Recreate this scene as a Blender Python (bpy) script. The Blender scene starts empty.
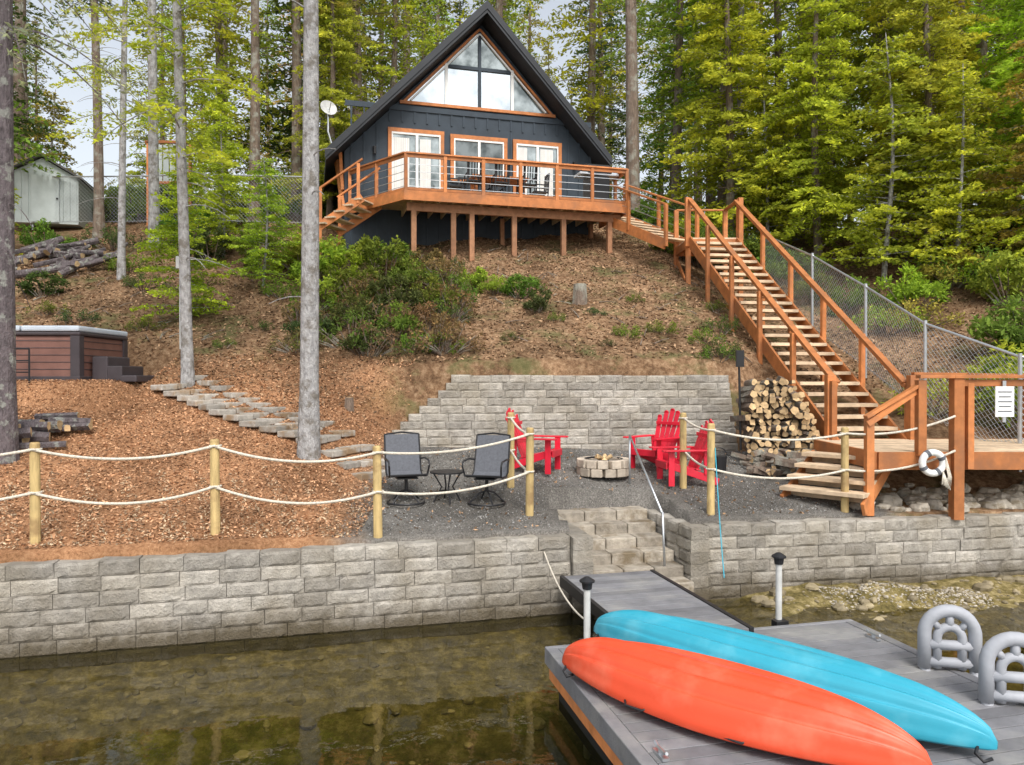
import bpy, math, random
import numpy as np
from mathutils import Vector, Matrix
random.seed(7); rng=np.random.default_rng(7)
scene=bpy.context.scene
scene.view_settings.view_transform='Standard'
scene.view_settings.look='None'
scene.view_settings.exposure=0
D=bpy.data
# ------------------------------------------------------------------ world / sun / camera
w=D.worlds.new("World"); scene.world=w; w.use_nodes=True
nt=w.node_tree; bg=nt.nodes["Background"]
sky=nt.nodes.new("ShaderNodeTexSky"); sky.sky_type='NISHITA'; sky.sun_disc=False
sky.sun_elevation=math.radians(50); sky.sun_rotation=math.radians(165); sky.dust_density=3.5; sky.air_density=1.3
hs=nt.nodes.new("ShaderNodeHueSaturation"); hs.inputs["Saturation"].default_value=0.35; hs.inputs["Value"].default_value=1.5
nt.links.new(sky.outputs[0],hs.inputs["Color"]); nt.links.new(hs.outputs[0],bg.inputs[0]); bg.inputs[1].default_value=0.15
sl=D.lights.new("sun","SUN"); sl.energy=2.2; sl.angle=math.radians(20); sl.color=(1,.97,.92)
so=D.objects.new("sun",sl); scene.collection.objects.link(so)
az=math.radians(165); el=math.radians(50)
sd=Vector((math.sin(az)*math.cos(el),math.cos(az)*math.cos(el),math.sin(el)))
so.rotation_euler=sd.to_track_quat('Z','Y').to_euler(); so.location=sd*40
cd=D.cameras.new("camera"); cam=D.objects.new("camera",cd); scene.collection.objects.link(cam)
cd.sensor_width=36; cd.lens=26.37; cd.clip_end=2000; cd.clip_start=.1
cam.location=(0,0,3); cam.rotation_euler=(math.radians(89.66),0,0); scene.camera=cam
# ------------------------------------------------------------------ materials
def newmat(name):
    m=D.materials.new(name); m.use_nodes=True; m.node_tree.nodes.clear()
    N=m.node_tree.nodes; L=m.node_tree.links
    out=N.new("ShaderNodeOutputMaterial"); return m,N,L,out
def ramp(N,stops):
    r=N.new("ShaderNodeValToRGB"); e=r.color_ramp.elements
    while len(e)>1: e.remove(e[-1])
    e[0].position=stops[0][0]; e[0].color=(*stops[0][1],1)
    for p,c in stops[1:]:
        x=e.new(p); x.color=(*c,1)
    return r
def noise(N,L,co,scale,detail=4,rough=.6,vec=None):
    n=N.new("ShaderNodeTexNoise"); n.inputs["Scale"].default_value=scale; n.inputs["Detail"].default_value=min(detail,5); n.inputs["Roughness"].default_value=rough
    if vec:
        mp=N.new("ShaderNodeMapping"); mp.inputs["Scale"].default_value=vec; L.new(co,mp.inputs[0]); L.new(mp.outputs[0],n.inputs["Vector"])
    else: L.new(co,n.inputs["Vector"])
    return n
def mixc(N,L,a,b,f,mode='MIX'):
    x=N.new("ShaderNodeMix"); x.data_type='RGBA'; x.blend_type=mode
    for s,i in ((f,0),(a,6),(b,7)):
        if isinstance(s,(int,float)): x.inputs[i].default_value=s
        elif isinstance(s,tuple): x.inputs[i].default_value=(*s,1)
        else: L.new(s,x.inputs[i])
    return x.outputs[2]
def mat(name,col,rough=.7,scale=6,var=.35,bump=.2,bscale=None,col2=None,c2scale=2,c2lo=.5,c2hi=.65,tint=.3,metal=0,spec=.3,vec=None,coat=0,bdist=.02,waterline=None):
    m,N,L,out=newmat(name)
    b=N.new("ShaderNodeBsdfPrincipled"); L.new(b.outputs[0],out.inputs[0])
    tc=N.new("ShaderNodeTexCoord").outputs["Object"]
    n1=noise(N,L,tc,scale,vec=vec)
    r=ramp(N,[(.25,tuple(c*(1-var) for c in col)),(.5,col),(.78,tuple(min(1,c*(1+var)) for c in col))]); L.new(n1.outputs[0],r.inputs[0])
    c=r.outputs[0]
    if col2:
        n2=noise(N,L,tc,c2scale); r2=ramp(N,[(c2lo,(0,0,0)),(c2hi,(1,1,1))]); L.new(n2.outputs[0],r2.inputs[0])
        c=mixc(N,L,c,col2,r2.outputs[0])
    if tint:
        at=N.new("ShaderNodeAttribute"); at.attribute_name="tint"
        mr=N.new("ShaderNodeMapRange"); mr.inputs[3].default_value=1-tint; mr.inputs[4].default_value=1+tint; L.new(at.outputs["Fac"],mr.inputs[0])
        c=mixc(N,L,c,mr.outputs[0],1.0,'MULTIPLY')
    if waterline:
        sx=N.new("ShaderNodeSeparateXYZ"); L.new(tc,sx.inputs[0]); nw=noise(N,L,tc,5,4,.7)
        ma=N.new("ShaderNodeMath"); ma.operation='MULTIPLY_ADD'; L.new(nw.outputs[0],ma.inputs[0]); ma.inputs[1].default_value=-.45; L.new(sx.outputs[2],ma.inputs[2])
        m2=N.new("ShaderNodeMapRange"); L.new(ma.outputs[0],m2.inputs[0]); m2.inputs[1].default_value=-.16; m2.inputs[2].default_value=.14; m2.inputs[3].default_value=.85; m2.inputs[4].default_value=0
        c=mixc(N,L,c,waterline,m2.outputs[0])
    L.new(c,b.inputs["Base Color"]); b.inputs["Roughness"].default_value=rough; b.inputs["Metallic"].default_value=metal
    b.inputs["Specular IOR Level"].default_value=spec; b.inputs["Coat Weight"].default_value=coat
    if bump:
        n3=noise(N,L,tc,bscale or scale*4,4,.7,vec=vec); bp=N.new("ShaderNodeBump"); bp.inputs["Strength"].default_value=bump; bp.inputs["Distance"].default_value=bdist
        L.new(n3.outputs[0],bp.inputs["Height"]); L.new(bp.outputs[0],b.inputs["Normal"])
    return m
M={}
M['cedar']=mat("cedar_wood",(.50,.185,.062),.6,5,.3,.2,tint=.28,col2=(.36,.15,.065),c2scale=1.6)
M['tread']=mat("tread_wood",(.58,.44,.30),.75,6,.3,.2,tint=.22)
M['post']=mat("fence_post_wood",(.52,.38,.17),.75,7,.3,.3,tint=.12,vec=(3,3,.5),col2=(.33,.22,.1),c2scale=3)
M['postbrown']=mat("brown_post_wood",(.30,.15,.08),.75,7,.3,.3,tint=.2)
M['rope']=mat("rope_fibre",(.66,.60,.50),.9,40,.3,.6,tint=.05)
M['siding']=mat("dark_siding",(.034,.047,.062),.6,3,.2,.1,tint=.1)
M['roof']=mat("roof_metal",(.024,.027,.032),.5,3,.2,.1,tint=.05)
M['white']=mat("white_paint",(.75,.75,.73),.5,4,.06,0,tint=.05)
M['black']=mat("black_metal",(.02,.02,.022),.45,8,.2,0,tint=.1)
M['sling']=mat("sling_fabric",(.11,.115,.13),.85,30,.2,.2,tint=.1)
M['metal']=mat("galvanised_metal",(.5,.52,.54),.35,8,.15,0,tint=.05,metal=.8)
M['pipe']=mat("grey_pvc",(.5,.5,.48),.5,6,.2,0,tint=.05)
M['red']=mat("red_paint",(.60,.012,.035),.4,6,.15,0,tint=.15,spec=.5)
M['block']=mat("retaining_block_stone",(.40,.37,.325),.95,9,.34,.9,bscale=34,col2=(.27,.235,.18),c2scale=1.3,c2lo=.42,c2hi=.75,tint=.24,bdist=.04,waterline=(.085,.065,.035))
M['step']=mat("step_stone",(.34,.30,.245),.95,8,.35,.7,bscale=30,col2=(.18,.14,.09),c2scale=3,tint=.25,bdist=.03)
M['paver']=mat("paver_stone",(.36,.33,.29),.95,8,.3,.5,bscale=30,col2=(.26,.18,.11),c2scale=3,tint=.25)
M['dock']=mat("composite_decking",(.18,.18,.192),.6,5,.22,.35,bscale=40,tint=.16,col2=(.27,.265,.255),c2scale=1.8,c2lo=.48,c2hi=.7)
M['float']=mat("black_float",(.02,.02,.02),.6,5,.2,0,tint=.1)
M['orange']=mat("orange_plastic",(.72,.080,.030),.40,3,.08,.08,bscale=50,tint=0,spec=.4,col2=(.76,.15,.08),c2scale=2.6,c2lo=.5,c2hi=.75,bdist=.004)
M['blue']=mat("blue_plastic",(.035,.33,.45),.38,3,.08,.08,bscale=50,tint=0,spec=.4,col2=(.10,.42,.53),c2scale=2.6,c2lo=.5,c2hi=.75,bdist=.004)
M['greyplastic']=mat("grey_plastic",(.36,.37,.40),.55,6,.12,.1,tint=.05)
M['logend']=mat("log_end_wood",(.50,.35,.19),.85,14,.4,.3,tint=.35)
M['bark']=mat("bark",(.20,.15,.115),.95,6,.5,.9,bscale=14,vec=(3,3,.6),tint=.2,col2=(.32,.31,.26),c2scale=3,bdist=.05)
M['barkgrey']=mat("grey_bark",(.40,.39,.385),.95,8,.45,1,bscale=16,vec=(2,2,1),tint=.05,col2=(.21,.19,.165),c2scale=6,c2lo=.48,c2hi=.64,bdist=.05)
M['barkdark']=mat("dark_bark",(.15,.125,.13),.95,9,.55,1,bscale=20,vec=(2,2,.7),tint=.05,col2=(.30,.30,.27),c2scale=6,c2lo=.54,c2hi=.62,bdist=.06)
M['tub']=mat("hot_tub_panel",(.19,.095,.075),.5,4,.2,0,tint=.1)
M['tubdark']=mat("hot_tub_corner",(.06,.05,.055),.5,4,.2,0,tint=.1)
M['cover']=mat("hot_tub_cover",(.50,.56,.63),.6,5,.1,.1,tint=.03)
M['shed']=mat("shed_wall",(.42,.46,.45),.8,3,.12,0,tint=.1)
M['firestone']=mat("fire_pit_stone",(.48,.41,.33),.9,8,.3,.5,tint=.25)
M['rock']=mat("river_rock",(.40,.36,.30),.9,9,.4,.5,bscale=25,tint=.35,col2=(.22,.18,.12),c2scale=6)
M['wetrock']=mat("wet_rock",(.25,.205,.125),.6,6,.4,.4,tint=.45)
M['ash']=mat("ash",(.08,.075,.07),1,12,.5,.6,tint=.2)
M['chip']=mat("litter_leaf",(.30,.19,.11),.9,3,.3,0,tint=.75)
M['curtain']=mat("curtain_fabric",(.7,.69,.66),.8,4,.1,0,tint=.05)
def glassmat(name,lo,hi,met,sc=.9):
    m,N,L,out=newmat(name); b=N.new("ShaderNodeBsdfPrincipled"); L.new(b.outputs[0],out.inputs[0])
    tc=N.new("ShaderNodeTexCoord").outputs["Object"]; n=noise(N,L,tc,sc,5)
    r=ramp(N,[(.38,lo),(.6,hi)]); L.new(n.outputs[0],r.inputs[0]); L.new(r.outputs[0],b.inputs["Base Color"])
    b.inputs["Metallic"].default_value=met; b.inputs["Roughness"].default_value=.05
    n3=noise(N,L,tc,1.3,2); bp=N.new("ShaderNodeBump"); bp.inputs["Strength"].default_value=.1; bp.inputs["Distance"].default_value=.03; L.new(n3.outputs[0],bp.inputs["Height"]); L.new(bp.outputs[0],b.inputs["Normal"])
    return m
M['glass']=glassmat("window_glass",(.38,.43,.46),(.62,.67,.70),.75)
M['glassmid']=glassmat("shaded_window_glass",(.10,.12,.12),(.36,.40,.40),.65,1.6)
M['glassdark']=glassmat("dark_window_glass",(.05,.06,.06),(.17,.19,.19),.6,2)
def foliagemat(name,trans=.4):
    m,N,L,out=newmat(name)
    oi=N.new("ShaderNodeObjectInfo"); at=N.new("ShaderNodeAttribute"); at.attribute_name="tint"
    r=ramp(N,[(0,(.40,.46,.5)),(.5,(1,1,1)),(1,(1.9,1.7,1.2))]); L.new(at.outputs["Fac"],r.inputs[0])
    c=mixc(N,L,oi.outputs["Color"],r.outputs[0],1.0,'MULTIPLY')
    d=N.new("ShaderNodeBsdfDiffuse"); t=N.new("ShaderNodeBsdfTranslucent")
    L.new(c,d.inputs[0]); L.new(c,t.inputs[0]); 
    mx=N.new("ShaderNodeMixShader"); mx.inputs[0].default_value=trans; L.new(d.outputs[0],mx.inputs[1]); L.new(t.outputs[0],mx.inputs[2])
    L.new(mx.outputs[0],out.inputs[0]); return m
M['leaf']=foliagemat("foliage")
# ------------------------------------------------------------------ mesh builder
class MB:
    def __init__(s): s.v=[];s.f=[];s.m=[];s.t=[]
    def add(s,vs,fs,mi=0,tint=None):
        o=len(s.v); s.v.extend([tuple(x) for x in vs]); t=random.random() if tint is None else tint
        for f in fs: s.f.append(tuple(i+o for i in f)); s.m.append(mi); s.t.append(t)
    def box(s,c,sz,R=None,mi=0,tint=None):
        c=Vector(c); vs=[]
        for x,y,z in ((-1,-1,-1),(1,-1,-1),(1,1,-1),(-1,1,-1),(-1,-1,1),(1,-1,1),(1,1,1),(-1,1,1)):
            p=Vector((x*sz[0]/2,y*sz[1]/2,z*sz[2]/2))
            if R is not None: p=R@p
            vs.append(c+p)
        s.add(vs,[(0,3,2,1),(4,5,6,7),(0,1,5,4),(1,2,6,5),(2,3,7,6),(3,0,4,7)],mi,tint)
    def beam(s,p0,p1,w_,h_,mi=0,up=(0,0,1),tint=None):
        p0=Vector(p0);p1=Vector(p1); d=(p1-p0); L=d.length; d.normalize(); up=Vector(up)
        if abs(d.dot(up))>.98: up=Vector((0,1,0))
        sx=d.cross(up).normalized(); uz=sx.cross(d).normalized()
        R=Matrix((sx,d,uz)).transposed()
        s.box((p0+p1)/2,(w_,L,h_),R,mi,tint)
    def cyl(s,p0,p1,r0,r1=None,n=10,mi=0,capmi=None,tint=None,jit=0):
        r1=r0 if r1 is None else r1; p0=Vector(p0);p1=Vector(p1); d=(p1-p0).normalized()
        a=d.orthogonal().normalized(); b=d.cross(a); vs=[]
        js=[1+random.uniform(-jit,jit) for _ in range(n)]
        for p,r in ((p0,r0),(p1,r1)):
            for i in range(n):
                an=2*math.pi*i/n; vs.append(p+(a*math.cos(an)+b*math.sin(an))*r*js[i])
        t=random.random() if tint is None else tint
        s.add(vs,[(i,(i+1)%n,n+(i+1)%n,n+i) for i in range(n)],mi,t)
        s.add(vs,[tuple(range(n-1,-1,-1)),tuple(range(n,2*n))],mi if capmi is None else capmi,t)
    def tube(s,path,r,n=6,mi=0,tint=None,closed=False):
        P=[Vector(p) for p in path]; vs=[]; m=len(P); rr=r if hasattr(r,'__len__') else [r]*m
        a=None
        for i in range(m):
            d=(P[(i+1)%m]-P[i-1]) if closed else (P[min(i+1,m-1)]-P[max(i-1,0)])
            d.normalize()
            if a is None: a=d.orthogonal().normalized()
            a=(a-d*a.dot(d)).normalized(); b=d.cross(a)
            for k in range(n):
                an=2*math.pi*k/n; vs.append(P[i]+(a*math.cos(an)+b*math.sin(an))*rr[i])
        fs=[]
        for i in range(m if closed else m-1):
            j=(i+1)%m
            for k in range(n): fs.append((i*n+k,i*n+(k+1)%n,j*n+(k+1)%n,j*n+k))
        if not closed: fs+= [tuple(range(n-1,-1,-1)),tuple(range((m-1)*n,m*n))]
        s.add(vs,fs,mi,tint)
    def prism(s,poly,ex,mi=0,tint=None):
        n=len(poly); ex=Vector(ex); vs=[Vector(p) for p in poly]+[Vector(p)+ex for p in poly]
        s.add(vs,[tuple(range(n)),tuple(range(2*n-1,n-1,-1))]+[(i,n+i,n+(i+1)%n,(i+1)%n) for i in range(n)],mi,tint)
    def leaves(s,P,A,B,mi,T):
        o=len(s.v); n=len(P)
        V=np.stack([P-A,P+B,P+A,P-B],1).reshape(-1,3)
        s.v.extend(map(tuple,V.tolist()))
        F=(np.arange(n*4).reshape(-1,4)+o).tolist(); s.f.extend(map(tuple,F)); s.m.extend([mi]*n); s.t.extend(T.tolist())
    def mesh(s,name,mats,smooth=False):
        me=D.meshes.new(name); me.from_pydata(s.v,[],s.f)
        for m in mats: me.materials.append(M[m] if isinstance(m,str) else m)
        me.polygons.foreach_set("material_index",s.m)
        a=me.attributes.new("tint",'FLOAT','FACE'); a.data.foreach_set("value",s.t)
        if smooth: me.polygons.foreach_set("use_smooth",[True]*len(s.f))
        me.update(); return me
    def obj(s,name,mats,parent=None,bevel=0,smooth=False,fix=True):
        me=s.mesh(name,mats,smooth)
        if fix:
            import bmesh
            bm=bmesh.new(); bm.from_mesh(me); bmesh.ops.recalc_face_normals(bm,faces=bm.faces); bm.to_mesh(me); bm.free()
        o=D.objects.new(name,me); scene.collection.objects.link(o)
        if parent: o.parent=parent
        if bevel:
            b=o.modifiers.new("bevel","BEVEL"); b.width=bevel; b.segments=2; b.limit_method='ANGLE'
        return o
def empty(name,loc=(0,0,0)):
    e=D.objects.new(name,None); e.location=loc; scene.collection.objects.link(e); return e
def inst(name,me,loc,rz=0,sc=1,col=None,parent=None,tilt=(0,0)):
    o=D.objects.new(name,me); o.location=loc; o.rotation_euler=(tilt[0],tilt[1],rz); o.scale=(sc,sc,sc) if not hasattr(sc,'__len__') else sc
    if col: o.color=(*col,1)
    scene.collection.objects.link(o)
    if parent: o.parent=parent
    return o
# ------------------------------------------------------------------ terrain
def ss(a,b,x):
    t=np.clip((x-a)/(b-a),0,1); return t*t*(3-2*t)
def wallY(x):
    return np.where(x<1.06,9.336+.249*x,np.where(x<2.41,9.6+.422*(x-1.06),10.17+.17*(x-2.41)))
def wobble(x,y):
    return (np.sin(x*1.3+y*.7)*np.cos(y*1.1-x*.4)+.6*np.sin(x*2.9-y*1.7+1)+.4*np.sin(x*5.1+y*4.3)+.3*np.cos(x*7.7-y*6.1))/2.3
def upwallY(x): return 14.0+.1*(x-1)
def terrain(x,y):
    x=np.asarray(x,float); y=np.asarray(y,float)
    d=y-wallY(x); dp=np.maximum(d,0)
    left=np.minimum(.97+.30*dp,3.0)
    patio=np.minimum(.97+.16*dp,1.75)
    right=.97+.1*np.minimum(dp,1.3)+.45*np.maximum(y-12,0)
    right=np.minimum(right,7.6+.04*np.maximum(y-27,0))+ .25*np.maximum(x-9,0)*ss(9,14,y)*(1-ss(12,22,x))
    wl=ss(-3.2,-1.6,x); wr=ss(4.6,6.0,x)
    front=left*(1-wl)+patio*wl; front=front*(1-wr)+right*wr
    hill=3.05+.456*(y-.08*np.maximum(x,0)-14.1)
    hill=np.minimum(hill,8.3+.05*(y-25.6))
    wh=ss(4.3,7,x); hr=hill*(1-wh)+right*wh
    wd=.60+.8*ss(4.3,5.5,x)+.7*(1-ss(-3.4,-2.3,x))
    t=np.clip((y-upwallY(x)-.2)/wd,0,1)
    land=front*(1-t)+np.maximum(hr,front)*t
    land=land+wobble(x,y)*(.02+.11*ss(15,17.5,y))*ss(.2,1.2,d)
    pad=ss(-10.4,-9.8,x)*(1-ss(-7.1,-6.6,x))*ss(12.5,12.9,y)*(1-ss(15.2,15.8,y))
    land=land*(1-pad)+2.95*pad
    bl=-.15-.12*np.maximum(-d,0)-.28*np.maximum(-d-1.3,0); br=.08-.11*np.maximum(-d,0)-.1*np.maximum(-d-2,0)+.06*wobble(x*2,y*2)+.15*np.exp(-((x-5.3)/.9)**2-((y-10.1)/.32)**2)
    wb=ss(2.6,3.6,x); bed=np.maximum(bl*(1-wb)+br*wb+.04*wobble(x*1.5,y*2),-2.2)
    z=np.where(d>.24,land,bed)
    a=(x-1.06)*.97+(y-9.6)*.242; b=-(x-1.06)*.242+(y-9.6)*.97
    z=np.where((a>-.15)&(a<1.6)&(b<1.85)&(b>-.6),np.minimum(z,-.3+.5*np.maximum(b,0)),z)
    return z
def hz(x,y): return float(terrain(x,y))
xs=np.concatenate([np.linspace(-400,-40,14)[:-1],np.linspace(-40,-13,28)[:-1],np.arange(-13,12,.11),np.linspace(12,40,29),np.linspace(40,400,14)[1:]])
ys=np.concatenate([np.linspace(-300,-10,10)[:-1],np.linspace(-10,4,15)[:-1],np.arange(4,17,.11),np.arange(17,28,.25),np.linspace(28,60,33),np.linspace(60,500,16)[1:]])
X,Y=np.meshgrid(xs,ys); Z=terrain(X,Y)
nx,ny=len(xs),len(ys)
me=D.meshes.new("ground")
V=np.stack([X,Y,Z],-1).reshape(-1,3)
I=np.arange(nx*ny).reshape(ny,nx); F=np.stack([I[:-1,:-1],I[:-1,1:],I[1:,1:],I[1:,:-1]],-1).reshape(-1,4)
me.from_pydata(V.tolist(),[],F.tolist())
d=Y-wallY(X)
pat=ss(-2.3,-1.8,X+.25*wobble(X*2,Y*2))*(1-ss(5.3,5.9,X+.2*wobble(X*3,Y)))*(Y<upwallY(X)+.1)*(d>.24)
mul=(1-ss(-2.6,-1.9,X))*(1-ss(13.6,15.5,Y+.5*wobble(X,Y)))*(d>.24)
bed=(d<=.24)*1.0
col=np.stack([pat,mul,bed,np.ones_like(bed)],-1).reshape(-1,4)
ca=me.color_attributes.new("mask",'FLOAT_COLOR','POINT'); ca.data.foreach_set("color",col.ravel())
me.polygons.foreach_set("use_smooth",[True]*len(F))
g=D.objects.new("ground",me); scene.collection.objects.link(g)
m,N,L,out=newmat("ground_soil"); b=N.new("ShaderNodeBsdfPrincipled"); L.new(b.outputs[0],out.inputs[0])
tc=N.new("ShaderNodeTexCoord").outputs["Object"]; at=N.new("ShaderNodeAttribute"); at.attribute_name="mask"; sp=N.new("ShaderNodeSeparateColor"); L.new(at.outputs["Color"],sp.inputs[0])
n1=noise(N,L,tc,9,5,.78); rl=ramp(N,[(.3,(.075,.045,.028)),(.45,(.20,.12,.068)),(.56,(.31,.205,.125)),(.72,(.47,.35,.23))]); L.new(n1.outputs[0],rl.inputs[0])
nl=noise(N,L,tc,.7,4); rr=ramp(N,[(.4,(.58,.54,.50)),(.62,(1.1,1.05,1))]); L.new(nl.outputs[0],rr.inputs[0])
litter=mixc(N,L,rl.outputs[0],rr.outputs[0],1.0,'MULTIPLY')
ng=noise(N,L,tc,1.1,5,.7); rg=ramp(N,[(.52,(0,0,0)),(.64,(.65,.65,.65))]); L.new(ng.outputs[0],rg.inputs[0])
litter=mixc(N,L,litter,(.095,.11,.04),rg.outputs[0])
n2=noise(N,L,tc,26,5,.8); rm=ramp(N,[(.3,(.14,.065,.03)),(.48,(.36,.19,.10)),(.6,(.49,.28,.155)),(.75,(.62,.44,.29))]); L.new(n2.outputs[0],rm.inputs[0])
mulch=mixc(N,L,rm.outputs[0],rr.outputs[0],.9,'MULTIPLY')
n3=noise(N,L,tc,45,4,.8); rgv=ramp(N,[(.3,(.07,.068,.066)),(.5,(.165,.16,.15)),(.72,(.36,.35,.33))]); L.new(n3.outputs[0],rgv.inputs[0])
gv=mixc(N,L,rgv.outputs[0],rr.outputs[0],.8,'MULTIPLY')
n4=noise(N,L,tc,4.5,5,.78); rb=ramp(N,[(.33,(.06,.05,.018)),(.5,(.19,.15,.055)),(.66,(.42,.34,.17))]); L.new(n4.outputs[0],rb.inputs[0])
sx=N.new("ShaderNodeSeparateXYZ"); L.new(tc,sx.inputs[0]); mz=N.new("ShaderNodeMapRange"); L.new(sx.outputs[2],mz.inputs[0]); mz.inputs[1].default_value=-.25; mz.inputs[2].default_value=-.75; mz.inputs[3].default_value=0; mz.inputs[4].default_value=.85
rbed=mixc(N,L,rb.outputs[0],(.028,.034,.012),mz.outputs[0])  # deeper bed painted dark olive: light absorbed by water, put into the colour
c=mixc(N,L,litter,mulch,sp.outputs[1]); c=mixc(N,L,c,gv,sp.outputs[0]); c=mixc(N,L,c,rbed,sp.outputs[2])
L.new(c,b.inputs["Base Color"]); b.inputs["Roughness"].default_value=.95; b.inputs["Specular IOR Level"].default_value=.15
bp=N.new("ShaderNodeBump"); bp.inputs["Strength"].default_value=.7; bp.inputs["Distance"].default_value=.04
L.new(n2.outputs[0],bp.inputs["Height"]); L.new(bp.outputs[0],b.inputs["Normal"])
me.materials.append(m)
def scatter(name,n,xr,yr,cond,size,matkey,seed,up=.5):
    r=np.random.default_rng(seed); x=r.uniform(*xr,n); y=r.uniform(*yr,n); k=cond(x,y); x=x[k];y=y[k]; n=len(x)
    P=np.stack([x,y,terrain(x,y)+r.uniform(.004,.02,n)],-1)
    A=r.normal(size=(n,3)); A[:,2]*=up; A/=np.linalg.norm(A,axis=1)[:,None]
    B=np.cross(A,np.array([0,0,1.])+r.normal(size=(n,3))*up); B/=np.linalg.norm(B,axis=1)[:,None]
    s_=r.uniform(.5,1.3,n)[:,None]*size
    mb=MB(); mb.leaves(P,A*s_,B*s_*.45,0,r.random(n)**1.2); return mb.obj(name,[matkey],fix=False)
scatter("leaf_litter",60000,(-14,12),(13.5,26),lambda x,y:(y>upwallY(x)+.9)|(x<-2.4),.045,'chip',3)
M['mulchchip']=mat("mulch_chip",(.44,.245,.135),.9,3,.3,0,tint=.65)
M['palechip']=mat("pale_wood_chip",(.50,.37,.24),.9,3,.3,0,tint=.5)
scatter("mulch_chips",60000,(-10,-1.6),(7.3,15),lambda x,y:(y-wallY(x)>.38)&(x<-1.9),.026,'mulchchip',4)
scatter("pale_wood_chips",26000,(-9,-1.9),(7.2,12),lambda x,y:(y-wallY(x)>.38)&(np.sin(x*12.3+y*7.1)*.5+.5>(y-wallY(x)-.3)/2.2),.022,'palechip',44)
M['gravelchip']=mat("gravel_chip",(.25,.245,.235),.9,3,.3,0,tint=.75)
scatter("gravel",26000,(-2.2,5.6),(9,14.3),lambda x,y:(y-wallY(x)>.38)&(y<upwallY(x)-.02)&~((x>.5)&(x<2.6)&(y<11.6)),.014,'gravelchip',5,.8)
scatter("fallen_leaves",1500,(-2.2,6),(9,14.3),lambda x,y:(y-wallY(x)>.38)&(y<upwallY(x)-.02)&~((x>.5)&(x<2.6)&(y<11.6)),.032,'chip',6)
mb=MB(); random.seed(66)
for k in range(190):
    x=random.uniform(-13,7); y=random.uniform(15.2,22)
    if x>5 and y<17: continue
    a=random.uniform(0,3.14); l=random.uniform(.12,.5); q=Vector((x,y,hz(x,y)+.03)); e_=Vector((x+l*math.cos(a),y+l*math.sin(a),0)); e_.z=hz(e_.x,e_.y)+random.uniform(.03,.12)
    mb.tube([q,(q+e_)/2+Vector((0,0,.02)),e_],[.014,.011,.006],5,0)
mb.obj("fallen_twigs",['bark'])
# ------------------------------------------------------------------ water
m,N,L,out=newmat("lake_water")
tc=N.new("ShaderNodeTexCoord").outputs["Object"]
nb=noise(N,L,tc,1.6,3,.5); nb2=noise(N,L,tc,9,2,.5)
ad=N.new("ShaderNodeMath"); ad.operation='MULTIPLY_ADD'; L.new(nb2.outputs[0],ad.inputs[0]); ad.inputs[1].default_value=.12; L.new(nb.outputs[0],ad.inputs[2])
bp=N.new("ShaderNodeBump"); bp.inputs["Strength"].default_value=.09; bp.inputs["Distance"].default_value=.08; L.new(ad.outputs[0],bp.inputs["Height"])
fr=N.new("ShaderNodeFresnel"); fr.inputs[0].default_value=1.5; L.new(bp.outputs[0],fr.inputs["Normal"])
gl=N.new("ShaderNodeBsdfGlossy"); gl.inputs["Roughness"].default_value=.01; L.new(bp.outputs[0],gl.inputs["Normal"])
tr=N.new("ShaderNodeBsdfTransparent"); tr.inputs[0].default_value=(.86,.82,.54,1)
df=N.new("ShaderNodeBsdfDiffuse"); df.inputs[0].default_value=(.06,.065,.025,1)
mm=N.new("ShaderNodeMixShader"); mm.inputs[0].default_value=.06; L.new(tr.outputs[0],mm.inputs[1]); L.new(df.outputs[0],mm.inputs[2])
mx=N.new("ShaderNodeMixShader"); L.new(fr.outputs[0],mx.inputs[0]); L.new(mm.outputs[0],mx.inputs[1]); L.new(gl.outputs[0],mx.inputs[2]); L.new(mx.outputs[0],out.inputs[0])
me=D.meshes.new("water"); me.from_pydata([(-400,-300,0),(400,-300,0),(400,11.4,0),(8.5,11.4,0),(-.9,9.35,0),(-20,4.6,0),(-400,-90,0)],[],[(0,1,2,3,4,5,6)]); me.materials.append(m)
o=D.objects.new("water",me); scene.collection.objects.link(o)
# ------------------------------------------------------------------ block walls
def block(mb,o,ux,n,L_,Hh,dep):
    gx,gz=7,4; vs=[]
    for k in range(gz):
        for i in range(gx):
            fx=i/(gx-1); fz=k/(gz-1); edge=(i in(0,gx-1)) or (k in (0,gz-1))
            dd=-.014+random.uniform(-.004,.004) if edge else random.uniform(-.005,.009)
            if not edge: fz=(.18,.82)[k-1]; fx=min(.95,max(.05,fx+random.uniform(-.03,.03)))
            vs.append(o+ux*(fx*L_*.985+.0075*L_)+Vector((0,0,fz*Hh*.975))+n*dd)
    nb_=len(vs)
    for fx,fz in ((0,0),(1,0),(1,1),(0,1)): vs.append(o+ux*(fx*L_*.985+.0075*L_)+Vector((0,0,fz*Hh*.975))-n*dep)
    fs=[]
    for k in range(gz-1):
        for i in range(gx-1): q=k*gx+i; fs.append((q,q+1,q+gx+1,q+gx))
    fs.append(tuple([(gz-1)*gx+i for i in range(gx)]+[nb_+2,nb_+3]))
    fs.append(tuple([i for i in range(gx-1,-1,-1)]+[nb_,nb_+1]))
    fs.append(tuple([k*gx for k in range(gz)]+[nb_+3,nb_]))
    fs.append(tuple([k*gx+gx-1 for k in range(gz-1,-1,-1)]+[nb_+1,nb_+2]))
    fs.append((nb_,nb_+3,nb_+2,nb_+1))
    mb.add(vs,fs,0)
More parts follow.
